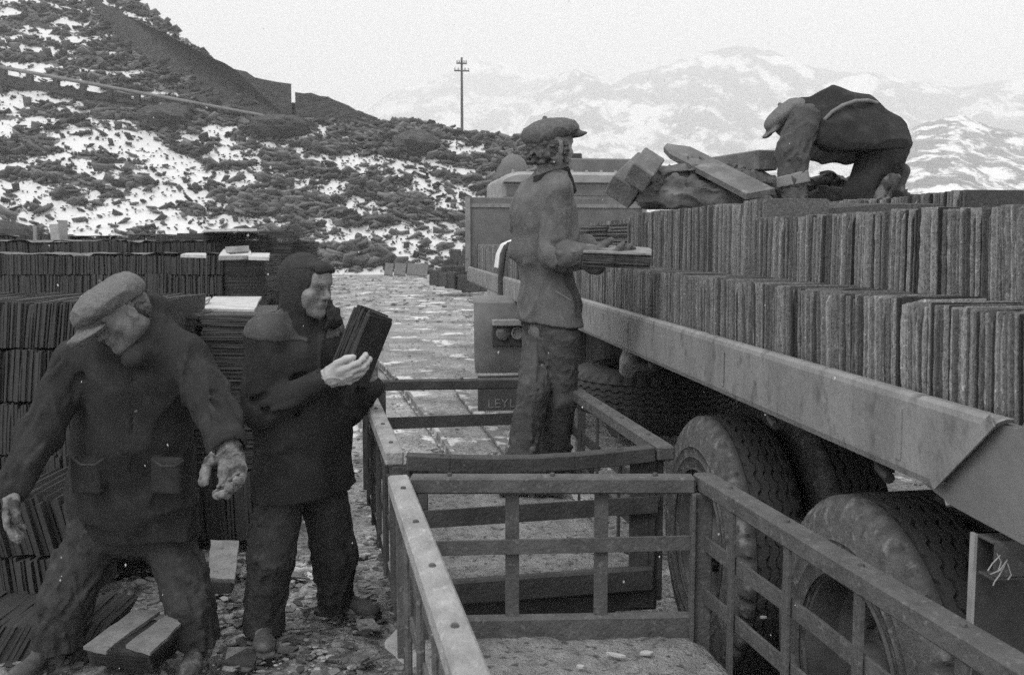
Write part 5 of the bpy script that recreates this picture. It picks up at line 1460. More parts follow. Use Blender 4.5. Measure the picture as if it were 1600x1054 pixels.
# ------------------------------------------------------------------ 1: man in the hood reading the slates
root = empty('person', (-0.96, 4.15, 0)); tag(root, 'man in a dark knitted hood and black work coat holding a bundle of slates', 'person')
B = basis((.88, -.45, 0)); r, f = B[:, 0], B[:, 1]
J = dict(pelvis=Un(470, 735, 4.15), chest=Un(464, 560, 4.15), neck=Un(468, 498, 4.13), shR=Un(418, 534, 3.99), elR=Un(408, 645, 3.95), wrR=Un(508, 592, 3.90), shL=Un(508, 530, 4.32), elL=Un(545, 640, 4.26), wrL=Un(580, 604, 4.06),
         hipR=Un(440, 760, 4.08), knR=Un(425, 868, 4.02), anR=Un(412, 972, 4.08), hipL=Un(500, 760, 4.22), knL=Un(524, 862, 4.27), anL=Un(526, 938, 4.38))
HB = basis((.86, -.48, -.16)); hc = Un(479, 446, 4.10)
V = Vol((-1.35, 3.55, -0.02), (-0.35, 4.75, 1.75), .006)
head(V, hc, HB, J['neck'], S=1.04)
body_core(V, J, B)
hand(V, J['wrR'], (.93, .0, .16), (-.15, .80, .45), (0, -.3, .9), curl=(.45, .5, .55, .6), thumb=(.5, .75, .2))
hand(V, J['wrL'], (.10, -.25, .92), (-.95, .15, .15), (.0, .8, .5), curl=(1.0, 1.05, 1.1, 1.1), thumb=(.5, .7, .4))
for s, d in (('R', (.25, -.97, 0)), ('L', (.95, -.30, 0))): V.cone(J['an' + s], J['an' + s] + nrm(d) * .14 - UP * .05, .04, .03, k=.02)
finish(root, V, 'body', MT['skin'])
V = Vol((-1.45, 3.6, 0.62), (-0.4, 4.7, 1.60), .007)
t0_, t1_, t2_ = Un(466, 560, 4.15), Un(470, 660, 4.15), Un(476, 768, 4.17)
for s in (-1, 1):
    V.chain([t0_ + r * .10 * s, t1_ + r * .085 * s, t2_ + r * .10 * s], [.125, .135, .150], k=.05)
    V.chain([t0_ + r * .06 * s + f * .05, t1_ + r * .05 * s + f * .06, t2_ + r * .06 * s + f * .03], [.11, .12, .135], k=.05)
V.cone(t0_ + UP * .08, J['neck'], .12, .075, k=.06)
V.chain([t0_ - f * .05 + UP * .05, t1_ - f * .03], [.13, .12], k=.05)
V.chain([J['shR'], J['elR'], J['wrR'] - (J['wrR'] - J['elR']) * .02], [.084, .070, .052], k=.03); V.cone(J['shR'] + UP * .03, J['neck'] - UP * .01, .070, .07, k=.05)
V.chain([J['shL'], J['elL'], J['wrL']], [.080, .066, .048], k=.03); V.cone(J['shL'] + UP * .03, J['neck'] - UP * .01, .068, .07, k=.05)
V.cut(t2_, (0.05, 0, -1)); V.creases([J['shR'], J['elR'], J['wrR']], [.084, .070, .052], 16, 3, .30, .007); V.creases([J['shL'], J['elL'], J['wrL']], [.080, .066, .048], 8, 4, .3, .007); V.folds(.009, 7, 3, (1, 1, .6)); V.cut(t2_, (0.05, 0, -1))
hole = nrm(J['wrR'] - J['elR']); V.cone(J['wrR'], J['wrR'] + hole * .05, .042, .046, k=.004, sub=True)
Vy = Vol((-1.45, 3.6, 0.62), (-0.4, 4.7, 1.60), .007); Vy.F = V.F - .003
coat = finish(root, V, 'coat', MT['donkey'])
yz = Un(450, 531, 4.0)
Vy.cut(yz, (-.10, .05, -1)); Vy.cone(hc - UP * .15, hc + UP * .2, .095, .1, k=.003, sub=True)
Vy.mesh('yoke', MT['yoke'], coat, origin=N3(root.location))
# collar standing round the neck
V = Vol(hc - .3, hc + .3, .006)
V.chain([Un(464, 508, 4.15), Un(470, 476, 4.13)], [.104, .086], k=.03); V.cone(Un(500, 506, 4.14), Un(527, 484, 4.22), .045, .012, k=.02); V.cone(Un(520, 500, 4.22), Un(512, 474, 4.24), .04, .02, k=.03)
V.cone(hc - UP * .10 + HB[:, 1] * .02, hc + UP * .1 + HB[:, 1] * .03, .080, .10, k=.006, sub=True); V.folds(.005, 14, 4)
finish(root, V, 'collar', MT['knit'])
V = Vol(hc - .26, hc + .26, .005)
V.frame(hc, HB, 1.04)
V.ell((0, -.020, .025), (.091, .110, .104), k=.03); V.ell((0, -.015, -.05), (.090, .086, .09), k=.03); V.cone((0, -.01, -.06), (0, -.01, -.14), .064, .066, k=.03)
V.ell((0, .062, .085), (.055, .035, .022), k=.02); V.cone((-.04, .088, .075), (.04, .088, .075), .010, .010, k=.012)
V.ell((0, .105, -.030), (.066, .100, .098), k=.008, sub=True); V.ell((0, .09, -.10), (.050, .07, .040), k=.01, sub=True)
V.frame(); V.folds(.0025, 10, 2)
finish(root, V, 'hood', MT['knit'])
V = Vol((-1.4, 3.7, 0.0), (-0.45, 4.75, .95), .007)
V.cone(Un(452, 720, 4.12), Un(492, 720, 4.2), .15, .14, k=.03)
V.chain([J['hipR'], J['knR'], Un(413, 968, 4.08)], [.108, .094, .080], k=.03); V.chain([J['hipL'], J['knL'], Un(524, 942, 4.36)], [.105, .090, .076], k=.03)
V.cut(Un(412, 986, 4.08), (0, 0, -1)); V.creases([J['hipR'], J['knR'], Un(413, 968, 4.08)], [.108, .094, .080], 20, 6, .35, .008); V.creases([J['hipL'], J['knL'], Un(524, 942, 4.36)], [.105, .090, .076], 14, 7, .35, .008); V.folds(.006, 10, 6, (1, 1, .55)); V.folds(.004, 26, 7)
V.cone(Un(413, 962, 4.08), Un(413, 978, 4.08), .088, .088, k=.004); V.cone(Un(525, 932, 4.37), Un(525, 948, 4.37), .083, .083, k=.004)
V.cut(Un(412, 988, 4.08), (0, 0, -1))
finish(root, V, 'trousers', MT['trouser'])
for s, d in (('R', (.25, -.97, 0)), ('L', (.95, -.30, 0))):
    V = vol_around([J['an' + s]], .26, .005); a = J['an' + s].copy(); a[2] = .118; boot(V, a, d); V.folds(.003, 25, 5); V.cut((0, 0, 0.0), (0, 0, -1)); finish(root, V, 'boot', MT['leather'])
V = vol_around([J['wrR']], .24, .0035); hand(V, J['wrR'], (.93, .0, .16), (-.15, .80, .45), (0, -.3, .9), curl=(.45, .5, .55, .6), thumb=(.5, .75, .2), fat=.0025, sc=1.10)
V.cone(J['wrR'] - hole * .03, J['wrR'] + hole * .02, .043, .036, k=.01); V.folds(.003, 28, 9); finish(root, V, 'glove', MT['glove_pale'])
V = vol_around([J['wrL']], .24, .0035); hand(V, J['wrL'], (.10, -.25, .92), (-.95, .15, .15), (.0, .8, .5), curl=(1.0, 1.05, 1.1, 1.1), thumb=(.5, .7, .4), fat=.0022, sc=1.05); V.folds(.0025, 28, 4); finish(root, V, 'glove', MT['glove_dirty'])
for sg in (-1, 1):
    V = vol_around([hc], .15, .0025); V.frame(hc, HB, 1.04); V.chain([(sg * .013, .099, .022), (sg * .030, .096, .027), (sg * .046, .082, .020)], [.0035, .004, .0025], k=.003); V.frame(); finish(root, V, 'eyebrow', MT['hair'])
    V = vol_around([hc], .15, .0025); V.frame(hc, HB, 1.04); V.chain([(sg * .019, .0895, .0015), (sg * .031, .0925, .0005), (sg * .043, .084, .0015)], [.002, .0032, .002], k=.003); V.frame(); finish(root, V, 'eye', MT['button'])
# the bundle he holds
def held(center, a, n_, count, ln, wd, th, fan, labs, group, top_m=None, seed=1, mm='slate_held'):
    a = nrm(a); n_ = nrm(np.array(n_) - a * (np.array(n_) @ a)); w_ = np.cross(a, n_); q = np.random.RandomState(seed)
    for k in range(count):
        v, fcs = slate_geo(wd, ln, th * .86, q, 4, 7, .002, .002)
        v = v - np.array((0, 0, ln / 2)); off = n_ * (k - (count - 1) / 2) * th + a * q.uniform(-fan, fan) + w_ * q.uniform(-fan, fan) * .5
        p = v[:, :1] * w_ + v[:, 1:2] * n_ + v[:, 2:3] * a
        o = mesh_obj('slate', [tuple(x) for x in p], fcs, MT[top_m] if (top_m and k == count - 1) else MT[mm]); o.location = center + off
        tag(o, labs if isinstance(labs, str) else (labs[1] if k == count - 1 else labs[0]), 'slate', group)
held(Un(566, 540, 4.0), (.36, .12, .92), (.72, -.66, -.22), 12, .285, .135, .0085, .012, ['dark slate in the bundle the hooded man holds up', 'front slate of the bundle the hooded man holds up, its face to the right'], 'slates held by the hooded man')

# ------------------------------------------------------------------ 2: stooping man in the flat cap, left
root = empty('person', (-1.55, 3.85, 0)); tag(root, 'stooping man in a pale flat cap and black coat with grimy gloves, looking down', 'person')
B = basis((-.25, -.95, 0)); r, f = B[:, 0], B[:, 1]
J = dict(pelvis=Un(205, 800, 3.95), chest=Un(205, 600, 3.75), neck=Un(226, 522, 3.72), shR=Un(122, 568, 3.72), elR=Un(62, 678, 3.62), wrR=Un(20, 760, 3.50), shL=Un(290, 556, 3.68), elL=Un(334, 640, 3.58), wrL=Un(356, 692, 3.42),
         hipR=Un(150, 835, 3.95), knR=Un(100, 940, 3.83), anR=Un(82, 1045, 3.82), hipL=Un(262, 835, 3.95), knL=Un(296, 940, 3.86), anL=Un(310, 1045, 3.86))
HB = basis((-.52, -.70, -.48), (-.35, -.1, .9)); hc = Un(188, 492, 3.60)
V = Vol((-2.15, 3.2, -0.02), (-0.8, 4.3, 1.75), .006)
head(V, hc, HB, J['neck'] , S=1.0); body_core(V, J, B, .8)
hl = dict(d=(.25, -.30, -.90), n=(-.20, -.9, .2), side=(-.9, .1, 0)); hr = dict(d=(-.10, -.25, -.95), n=(.9, .3, 0), side=(.1, -.9, 0))
hand(V, J['wrL'], hl['d'], hl['n'], hl['side'], curl=(.55, .62, .68, .6), thumb=(.8, .5, .3)); hand(V, J['wrR'], hr['d'], hr['n'], hr['side'], curl=(.4, .4, .45, .5), thumb=(.6, .6, .3))
for s, d in (('R', (-.3, -.95, 0)), ('L', (.1, -.99, 0))): V.cone(J['an' + s], J['an' + s] + nrm(d) * .14 - UP * .05, .04, .03, k=.02)
finish(root, V, 'body', MT['skin_shade'])
V = Vol((-2.2, 3.2, 0.45), (-0.75, 4.35, 1.62), .0075)
a0, a1, a2, a3 = Un(206, 590, 3.78), Un(206, 680, 3.85), Un(206, 770, 3.93), Un(208, 850, 3.96)
for s, q in ((-1, 1.0), (1, 1.0)):
    V.chain([a0 + r * .125 * s, a1 + r * .115 * s, a2 + r * .125 * s, a3 + r * .170 * s], [.118, .120, .130, .130], k=.06)
V.chain([a0 - f * .04, a1 - f * .04, a2, a3], [.15, .15, .15, .14], k=.06); V.chain([a0 + f * .05, a1 + f * .05, a2 + f * .045, a3 + f * .03], [.135, .14, .14, .13], k=.06)
V.cone(J['shR'] + UP * .0, J['neck'], .085, .085, k=.07); V.cone(J['shL'], J['neck'], .085, .085, k=.07)
V.chain([J['shR'] - UP * .01, J['elR'], J['wrR']], [.082, .074, .058], k=.03); V.chain([J['shL'] - UP * .015, J['elL'], J['wrL'] + UP * .01], [.082, .078, .062], k=.03)
V.cone(J['neck'] - UP * .02, Un(240, 478, 3.74), .095, .052, k=.04)
V.cone(J['neck'] - UP * .05 - r * .02, Un(205, 560, 3.55), .07, .03, k=.03)
V.cut(Un(150, 838, 3.9), (0.0, 0.0, -1)); 
V.cone(Un(205, 790, 3.70), Un(206, 880, 3.66), .004, .045, k=.015, sub=True)
V.creases([J['shR'], J['elR'], J['wrR']], [.082, .074, .058], 14, 13, .3, .007); V.creases([J['shL'], J['elL'], J['wrL']], [.082, .078, .062], 18, 14, .28, .007); V.folds(.010, 6.5, 13, (1, 1, .55)); V.cut(Un(150, 838, 3.9), (0.0, 0.0, -1))
dl = nrm(J['wrL'] - J['elL']); V.cone(J['wrL'], J['wrL'] + dl * .06, .046, .05, k=.004, sub=True)
V.cone(hc + HB[:, 1] * .03, hc + HB[:, 1] * .06 - UP * .05, .085, .06, k=.01, sub=True)
for c_ in ((137, 742, 3.70), (262, 742, 3.68)):           # patch pockets
    V.box(Un(*c_), (.062, .02, .07), basis((-.2, -.97, .0)), rad=.01, k=.006)
V.cone(Un(207, 560, 3.60), Un(206, 780, 3.72), .004, .004, k=.01, sub=True)
coat = finish(root, V, 'coat', MT['coat_black'])
for c_ in ((137, 718, 3.62), (262, 720, 3.60)):
    V = vol_around([Un(*c_)], .12, .005); V.chain([Un(c_[0] - 24, c_[1] - 3, c_[2] + .03), Un(c_[0] - 10, c_[1] + 8, c_[2]), Un(c_[0] + 12, c_[1] + 8, c_[2]), Un(c_[0] + 25, c_[1] - 1, c_[2] + .03)], [.006] * 4, k=.004); finish(root, V, 'pocket_edge', MT['trouser'])
for y_ in (640, 700, 760):
    V = vol_around([Un(212, y_, 3.62)], .03, .003); V.ell(Un(212, y_, 3.64 + (y_ - 640) * .0007), (.011, .006, .011)); finish(root, V, 'button', MT['button'])
V = Vol((-2.1, 3.3, 0.0), (-0.8, 4.35, .95), .0075)
V.cone(Un(165, 815, 3.97), Un(250, 815, 3.97), .15, .15, k=.03)
V.chain([J['hipR'], J['knR'], J['anR']], [.106, .098, .094], k=.03); V.chain([J['hipL'], J['knL'], J['anL']], [.104, .092, .082], k=.03)
V.creases([J['hipR'], J['knR'], J['anR']], [.106, .098, .094], 22, 16, .35, .008); V.creases([J['hipL'], J['knL'], J['anL']], [.104, .092, .082], 20, 17, .35, .008); V.folds(.006, 9, 16, (1, 1, .5)); V.folds(.004, 25, 17)
V.cone(J['anR'] - UP * .0, J['anR'] + UP * .035, .102, .102, k=.004); V.cone(J['anL'], J['anL'] + UP * .035, .090, .090, k=.004)
V.cut((0, 0, .085), (0, 0, -1))
finish(root, V, 'trousers', MT['trouser'])
for s, d in (('R', (-.3, -.95, 0)), ('L', (.1, -.99, 0))):
    V = vol_around([J['an' + s]], .26, .006); a = J['an' + s].copy(); a[2] = .118; boot(V, a, d); V.cut((0, 0, 0.0), (0, 0, -1)); finish(root, V, 'boot', MT['leather'])
V = vol_around([J['wrL']], .24, .0035); hand(V, J['wrL'], hl['d'], hl['n'], hl['side'], curl=(.55, .62, .68, .6), thumb=(.8, .5, .3), fat=.0045, sc=1.2); V.cone(J['wrL'] - dl * .03, J['wrL'] + dl * .02, .045, .04, k=.01); V.folds(.004, 28, 19); finish(root, V, 'glove', MT['glove_dirty'])
V = vol_around([J['wrR']], .24, .0035); hand(V, J['wrR'], hr['d'], hr['n'], hr['side'], curl=(.4, .4, .45, .5), thumb=(.6, .6, .3), fat=.0035, sc=1.08); V.folds(.003, 28, 20); finish(root, V, 'glove', MT['glove_dirty'])
V = vol_around([hc], .26, .0045); flatcap(V, hc, HB, 1.12, slouch=.010, tiltf=.030); V.folds(.004, 16, 5); V.folds(.006, 7, 9); finish(root, V, 'cap', MT['tweed'])
V = vol_around([hc], .2, .005); V.frame(hc, HB); V.ell((0, -.03, .012), (.082, .088, .055), k=.01); V.ell((0, -.055, -.02), (.068, .055, .05), k=.02); V.ell((0, .075, -.03), (.08, .075, .09), k=.01, sub=True); V.frame(); V.folds(.005, 40, 3); finish(root, V, 'hair', MT['hair'])

# ------------------------------------------------------------------ 3: man standing in the far wagon
root = empty('person', (0.17, 4.68, 0.5)); tag(root, 'curly-haired man in flat cap and worn grey jacket standing in the far wagon', 'person')
B = basis((.80, .60, 0)); r, f = B[:, 0], B[:, 1]
J = dict(pelvis=Un(860, 505, 4.70), chest=Un(852, 335, 4.70), neck=Un(862, 278, 4.70), shR=Un(872, 305, 4.56), elR=Un(866, 398, 4.52), wrR=Un(918, 398, 4.46), shL=Un(832, 305, 4.84), elL=Un(850, 390, 4.98), wrL=Un(915, 385, 4.72),
         hipR=Un(877, 525, 4.62), knR=Un(874, 625, 4.66), anR=Un(866, 732, 4.80), hipL=Un(846, 525, 4.76), knL=Un(834, 612, 4.58), anL=Un(810, 742, 4.60))
HB = basis((.82, .56, .03)); hc = Un(862, 230, 4.68)
V = Vol((-.25, 4.2, .49), (.75, 5.3, 2.35), .006)
head(V, hc, HB, J['neck']); body_core(V, J, B, .68)
hr = dict(d=(.95, -.10, -.05), n=(-.05, .25, .95), side=(.1, .9, 0)); hl = dict(d=(.93, -.30, -.02), n=(0, -.1, -1), side=(.1, -.9, 0))
hand(V, J['wrR'], hr['d'], hr['n'], hr['side'], curl=(.25, .3, .35, .4), thumb=(.5, .7, .9)); hand(V, J['wrL'], hl['d'], hl['n'], hl['side'], curl=(.4, .4, .4, .5), thumb=(.7, .5, .3))
for s, d in (('R', (.9, .3, 0)), ('L', (.97, -.1, 0))): V.cone(J['an' + s], J['an' + s] + nrm(d) * .14 - UP * .05, .04, .03, k=.02)
finish(root, V, 'body', MT['skin'])
V = Vol((-.3, 4.2, 1.0), (.75, 5.35, 2.15), .007)
c0, c1, c2, c3 = Un(850, 335, 4.72), Un(853, 415, 4.70), Un(856, 470, 4.70), Un(857, 512, 4.70)
for s in (-1, 1):
    V.chain([c0 + r * .08 * s, Un(851, 388, 4.71) + r * .075 * s, c1 + r * .05 * s, c2 + r * .072 * s, c3 + r * .088 * s], [.108, .112, .088, .100, .116], k=.022)
V.chain([c0 - f * .045, Un(850, 388, 4.71) - f * .03, c1 - f * .005, c2, c3], [.118, .116, .098, .116, .132], k=.022); V.ell(Un(824, 390, 4.78), (.07, .08, .06), k=.04)
V.cone(c0 + UP * .07, J['neck'] - UP * .015, .115, .072, k=.06)
V.cone(J['shR'] + UP * .02, J['neck'] - UP * .03, .070, .065, k=.05); V.cone(J['shL'] + UP * .02, J['neck'] - UP * .03, .070, .065, k=.05)
V.chain([J['shR'], J['elR'], J['wrR']], [.070, .064, .050], k=.02); V.chain([J['shL'], J['elL'], J['wrL']], [.068, .060, .048], k=.02)
V.cut(Un(850, 505, 4.70), (-.10, 0, -1)); V.creases([J['shR'], J['elR'], J['wrR']], [.070, .064, .050], 20, 23, .32, .0065); V.folds(.010, 9, 23, (1, 1, .6)); V.cut(Un(850, 505, 4.70), (-.10, 0, -1))
V.cone(Un(868, 455, 4.45), Un(893, 470, 4.42), .006, .006, k=.006)
finish(root, V, 'jacket', MT['jacket_grey'])
V = vol_around([J['neck']], .2, .005); V.chain([J['neck'] - UP * .03, J['neck'] + UP * .018], [.100, .084], k=.02); V.cone(J['neck'] - UP * .02 + r * .03 + f * .04, J['neck'] - UP * .055 + f * .10 + r * .04, .05, .018, k=.03)
V.cone(J['neck'] - UP * .05, J['neck'] + UP * .2, .070, .085, k=.004, sub=True); V.cut(J['neck'] + UP * .035, (-.3, -.1, 1)); V.folds(.003, 20, 3); finish(root, V, 'collar', MT['collar'])
V = vol_around([J['neck']], .2, .005); V.chain([J['neck'] - UP * .02, J['neck'] + UP * .035], [.082, .072], k=.02); V.cone(J['neck'] + UP * .03, J['neck'] + UP * .2, .066, .066, k=.003, sub=True); V.cut(J['neck'] + UP * .055, (-.3, -.1, 1)); finish(root, V, 'shirt_collar', MT['shirt'])
V = Vol((-.25, 4.25, .5), (.7, 5.15, 1.45), .007)
V.cone(Un(850, 500, 4.74), Un(870, 500, 4.66), .108, .108, k=.03)
V.chain([J['hipL'], J['knL'], J['anL']], [.090, .074, .068], k=.015); V.chain([J['hipR'], J['knR'], J['anR']], [.090, .072, .066], k=.015)
V.creases([J['hipL'], J['knL'], J['anL']], [.090, .074, .068], 20, 26, .3, .007); V.creases([J['hipR'], J['knR'], J['anR']], [.090, .072, .066], 18, 27, .3, .007); V.folds(.006, 11, 26, (1, 1, .55)); V.folds(.004, 26, 27); V.cut((0, 0, .57), (0, 0, -1)); finish(root, V, 'trousers', MT['trouser_grey'])
for s, d in (('R', (.9, .3, 0)), ('L', (.97, -.1, 0))):
    V = vol_around([J['an' + s]], .26, .006); a = J['an' + s].copy(); a[2] = .625; boot(V, a, d); V.cut((0, 0, .508), (0, 0, -1)); finish(root, V, 'boot', MT['leather'])
V = vol_around([J['wrR']], .26, .004); dR = nrm(J['wrR'] - J['elR']); hand(V, J['wrR'], hr['d'], hr['n'], hr['side'], curl=(.25, .3, .35, .4), thumb=(.5, .7, .9), fat=.004, sc=1.12)
V.cone(J['wrR'] - dR * .10, J['wrR'] + dR * .01, .072, .045, k=.02); V.ell(J['wrR'] + np.array((.03, -.01, -.045)), (.05, .035, .045), k=.03); V.folds(.004, 24, 29); finish(root, V, 'gauntlet', MT['glove_grey'])
V = vol_around([J['wrL']], .26, .004); hand(V, J['wrL'], hl['d'], hl['n'], hl['side'], curl=(.4, .4, .4, .5), thumb=(.7, .5, .3), fat=.004, sc=1.10); V.cone(J['wrL'] - nrm(J['wrL'] - J['elL']) * .08, J['wrL'], .062, .045, k=.02); V.folds(.004, 24, 30); finish(root, V, 'gauntlet', MT['glove_grey'])
V = vol_around([hc], .26, .0045); flatcap(V, hc, basis((.82, .50, .20)), 1.07, slouch=.004, tiltf=.004); V.folds(.003, 16, 31); V.folds(.003, 8, 33); finish(root, V, 'cap', MT['tweed_dark'])
V = vol_around([hc], .22, .0045); V.frame(hc, HB); V.ell((0, -.035, .0), (.084, .090, .055), k=.01); V.ell((0, -.060, -.035), (.072, .050, .050), k=.02)
hr_ = np.random.RandomState(12)
for _ in range(46):
    an = hr_.uniform(-2.2, 2.2); zz = hr_.uniform(-.075, .02); p = (math.sin(an) * .088, -math.cos(an) * .10 - .012 if abs(an) < 1.6 else .02, zz); V.ell(p, (.014, .014, .012), k=.005)
V.ell((0, .085, -.04), (.078, .085, .10), k=.012, sub=True); V.frame(); V.folds(.005, 45, 3); finish(root, V, 'hair', MT['hair'])
held(N3(U(964, 401, 4.47)), (.975, -.14, -.035), (0, -.13, .99), 8, .30, .20, .0088, .005, ['dark slate in the flat stack the capped man holds out', 'lighter top slate of the flat stack the capped man holds out'], 'slates held by the man in the wagon', top_m='slate_mid', seed=4)  # top slate coloured lighter: grazing sky light put into its material

# ------------------------------------------------------------------ 4: man kneeling on the load
root = empty('person', (2.15, 6.3, 1.905)); tag(root, 'man kneeling bent double on top of the lorry load, seen from the side', 'person')
B = basis((-1, -.1, 0)); r, f = B[:, 0], B[:, 1]
J = dict(pelvis=Un(1378, 228, 6.32), chest=Un(1282, 190, 6.28), neck=Un(1252, 180, 6.26), shR=Un(1268, 200, 6.44), elR=Un(1240, 250, 6.46), wrR=Un(1240, 290, 6.40), shL=Un(1258, 186, 6.10), elL=Un(1238, 240, 6.06), wrL=Un(1239, 288, 6.02),
         hipR=Un(1382, 235, 6.42), knR=Un(1350, 306, 6.46), anR=Un(1398, 304, 6.46), hipL=Un(1380, 235, 6.20), knL=Un(1336, 308, 6.14), anL=Un(1378, 306, 6.14))
HB = basis((-.55, -.1, -.82), (-.80, 0, .5)); hc = Un(1238, 192, 6.24)
V = Vol((1.5, 5.75, 1.86), (2.75, 6.8, 2.75), .006)
head(V, hc, HB, J['neck']); body_core(V, J, B, .9)
hand(V, J['wrL'], (.05, -.05, -1), (.9, .1, 0), (0, 1, 0), curl=(.5, .5, .5, .5)); hand(V, J['wrR'], (.05, -.05, -1), (.9, .1, 0), (0, -1, 0), curl=(.5, .5, .5, .5))
V.cut((0, 0, 1.908), (0, 0, -1)); finish(root, V, 'body', MT['skin_shade'])
V = Vol((1.5, 5.7, 2.0), (2.8, 6.8, 2.78), .007)
V.chain([Un(1262, 182, 6.27), Un(1300, 176, 6.28), Un(1340, 188, 6.3), Un(1380, 212, 6.31), Un(1396, 224, 6.31)], [.10, .145, .15, .13, .105], k=.06)
V.chain([Un(1270, 196, 6.18), Un(1310, 204, 6.15), Un(1355, 212, 6.16), Un(1392, 220, 6.2)], [.10, .125, .12, .10], k=.06)
V.chain([Un(1270, 200, 6.40), Un(1310, 204, 6.42), Un(1392, 220, 6.4)], [.09, .12, .10], k=.06)
V.chain([Un(1290, 215, 6.1), Un(1340, 225, 6.08), Un(1398, 226, 6.12)], [.07, .085, .07], k=.05)
V.cone(Un(1262, 180, 6.26), J['neck'] + UP * .02, .10, .075, k=.04)
V.cut(Un(1300, 238, 6.15), (.03, 0, -1)); V.folds(.009, 7, 43, (.6, 1, 1)); V.cut(Un(1300, 238, 6.15), (.03, 0, -1))
finish(root, V, 'waistcoat', MT['coat_black'])
V = Vol((1.5, 5.7, 1.9), (2.6, 6.8, 2.7), .007)
V.chain([J['shL'], J['elL'], J['wrL'] + UP * .02], [.092, .098, .084], k=.03); V.chain([J['shR'], J['elR'], J['wrR'] + UP * .02], [.08, .085, .07], k=.03)
V.chain([Un(1285, 232, 6.22), Un(1325, 242, 6.24)], [.075, .06], k=.05); V.cone(Un(1250, 226, 6.15), Un(1290, 238, 6.2), .08, .07, k=.04)
V.creases([J['shL'], J['elL'], J['wrL']], [.092, .098, .084], 18, 47, .3, .007); V.folds(.006, 11, 47); finish(root, V, 'jacket', MT['trouser_grey'])
V = vol_around([J['wrL']], .2, .006); V.chain([Un(1238, 272, 6.03), Un(1240, 288, 6.03)], [.094, .098], k=.01); V.cone(Un(1240, 292, 6.03), Un(1241, 310, 6.03), .088, .09, k=.003, sub=True); V.cut(Un(1238, 271, 6.03), (-.25, 0, 1)); V.cut(Un(1240, 289, 6.03), (.2, 0, -1)); finish(root, V, 'turned_cuff', MT['cuff'])
V = Vol((1.6, 5.8, 1.9), (2.85, 6.8, 2.5), .007)
V.chain([J['hipL'], J['knL']], [.12, .085], k=.03); V.chain([J['knL'], J['anL']], [.075, .05], k=.02); V.chain([J['hipR'], J['knR'], J['anR']], [.12, .085, .06], k=.03); V.cone(J['hipL'], J['hipR'], .13, .13, k=.04); V.cone(Un(1398, 214, 6.3), Un(1396, 255, 6.3), .085, .07, k=.04)
V.folds(.009, 10, 49); V.cut((0, 0, 1.908), (0, 0, -1)); finish(root, V, 'trousers', MT['coat_black'])
V = vol_around([J['anL']], .26, .006); boot(V, Un(1366, 303, 6.12), (.62, -.25, -.02)); 
V2 = vol_around([Un(1378, 300, 6.1)], .24, .0055)
V2.frame(Un(1368, 314, 6.10), basis((.30, -.25, .80), (-.8, .1, .3)))
V2.cone((0, -.02, -.01), (0, .12, -.015), .040, .036, k=.02); V2.ell((0, .135, -.02), (.046, .055, .030), k=.02); V2.box((0, .08, -.05), (.044, .115, .011), rad=.01, k=.004); V2.box((0, -.01, -.058), (.040, .035, .015), rad=.01, k=.004); V2.frame(); V2.folds(.003, 24, 2); V2.cut((0, 0, 1.908), (0, 0, -1)); finish(root, V2, 'boot', MT['leather'])
V = vol_around([J['anR']], .26, .006); boot(V, J['anR'] + np.array((.02, 0, .05)), (.75, .1, -.25)); V.cut((0, 0, 1.908), (0, 0, -1)); finish(root, V, 'boot', MT['leather'])
V = vol_around([J['wrL']], .24, .004); V.chain([Un(1240, 284, 6.02), Un(1242, 306, 6.02)], [.076, .074], k=.02); hand(V, J['wrL'] - UP * .02, (.0, -.05, -1), (.9, .1, 0), (-.6, -.8, 0), curl=(.5, .5, .5, .5), fat=.006, sc=1.0); V.folds(.006, 18, 50); V.cut((0, 0, 1.908), (0, 0, -1)); finish(root, V, 'gauntlet', MT['glove_grey'])
V = vol_around([hc], .26, .005); flatcap(V, hc, basis((-.72, -.05, -.60), (-.60, 0, .75)), 1.08); V.folds(.005, 14, 51); finish(root, V, 'cap', MT['tweed'])
V = vol_around([Un(1340, 170, 6.1)], .6, .007)
tr = [Un(x, y, Y) for x, y, Y in ((1290, 186, 6.03), (1302, 174, 6.03), (1318, 164, 6.03), (1338, 157, 6.08), (1358, 156, 6.12), (1372, 160, 6.17))]
V.chain([p + np.array((0, .02, 0)) for p in tr], [.011] * 6, k=.004)
finish(root, V, 'edge_binding', MT['seam'])

# ================================================================== THINGS LYING ON THE LOAD
MT['tarp'] = mat('worn_canvas', 0.075, 0.12, 5, 0.9, 0.5, 90, third=(0.17, 7, .55, .72))
V = Vol((0.75, 6.05, 1.86), (1.75, 7.15, 2.30), .008)
def T(*a): return [Un(x, y, Y) for x, y, Y in a]
V.chain(T((1012, 312, 6.4), (1080, 314, 6.3), (1150, 316, 6.25), (1200, 316, 6.3)), [.05, .06, .055, .05], k=.03)
V.chain(T((1015, 304, 6.5), (1060, 292, 6.4), (1130, 306, 6.35), (1200, 306, 6.45)), [.045, .06, .07, .05], k=.02)
V.chain(T((1025, 296, 6.6), (1045, 276, 6.55), (1080, 268, 6.55), (1120, 276, 6.5), (1150, 300, 6.4)), [.06, .065, .06, .06, .05], k=.025)
V.chain(T((1060, 290, 6.6), (1090, 284, 6.6), (1140, 292, 6.6), (1210, 296, 6.6)), [.11, .13, .11, .08], k=.03)
V.chain(T((1070, 264, 6.62), (1120, 270, 6.6), (1160, 285, 6.5), (1185, 308, 6.4)), [.04, .045, .05, .05], k=.015)
V.chain(T((1085, 270, 6.45), (1078, 290, 6.38), (1110, 304, 6.3)), [.03, .035, .03], k=.01); V.chain(T((1120, 275, 6.45), (1135, 296, 6.36), (1175, 310, 6.3)), [.03, .04, .035], k=.01)
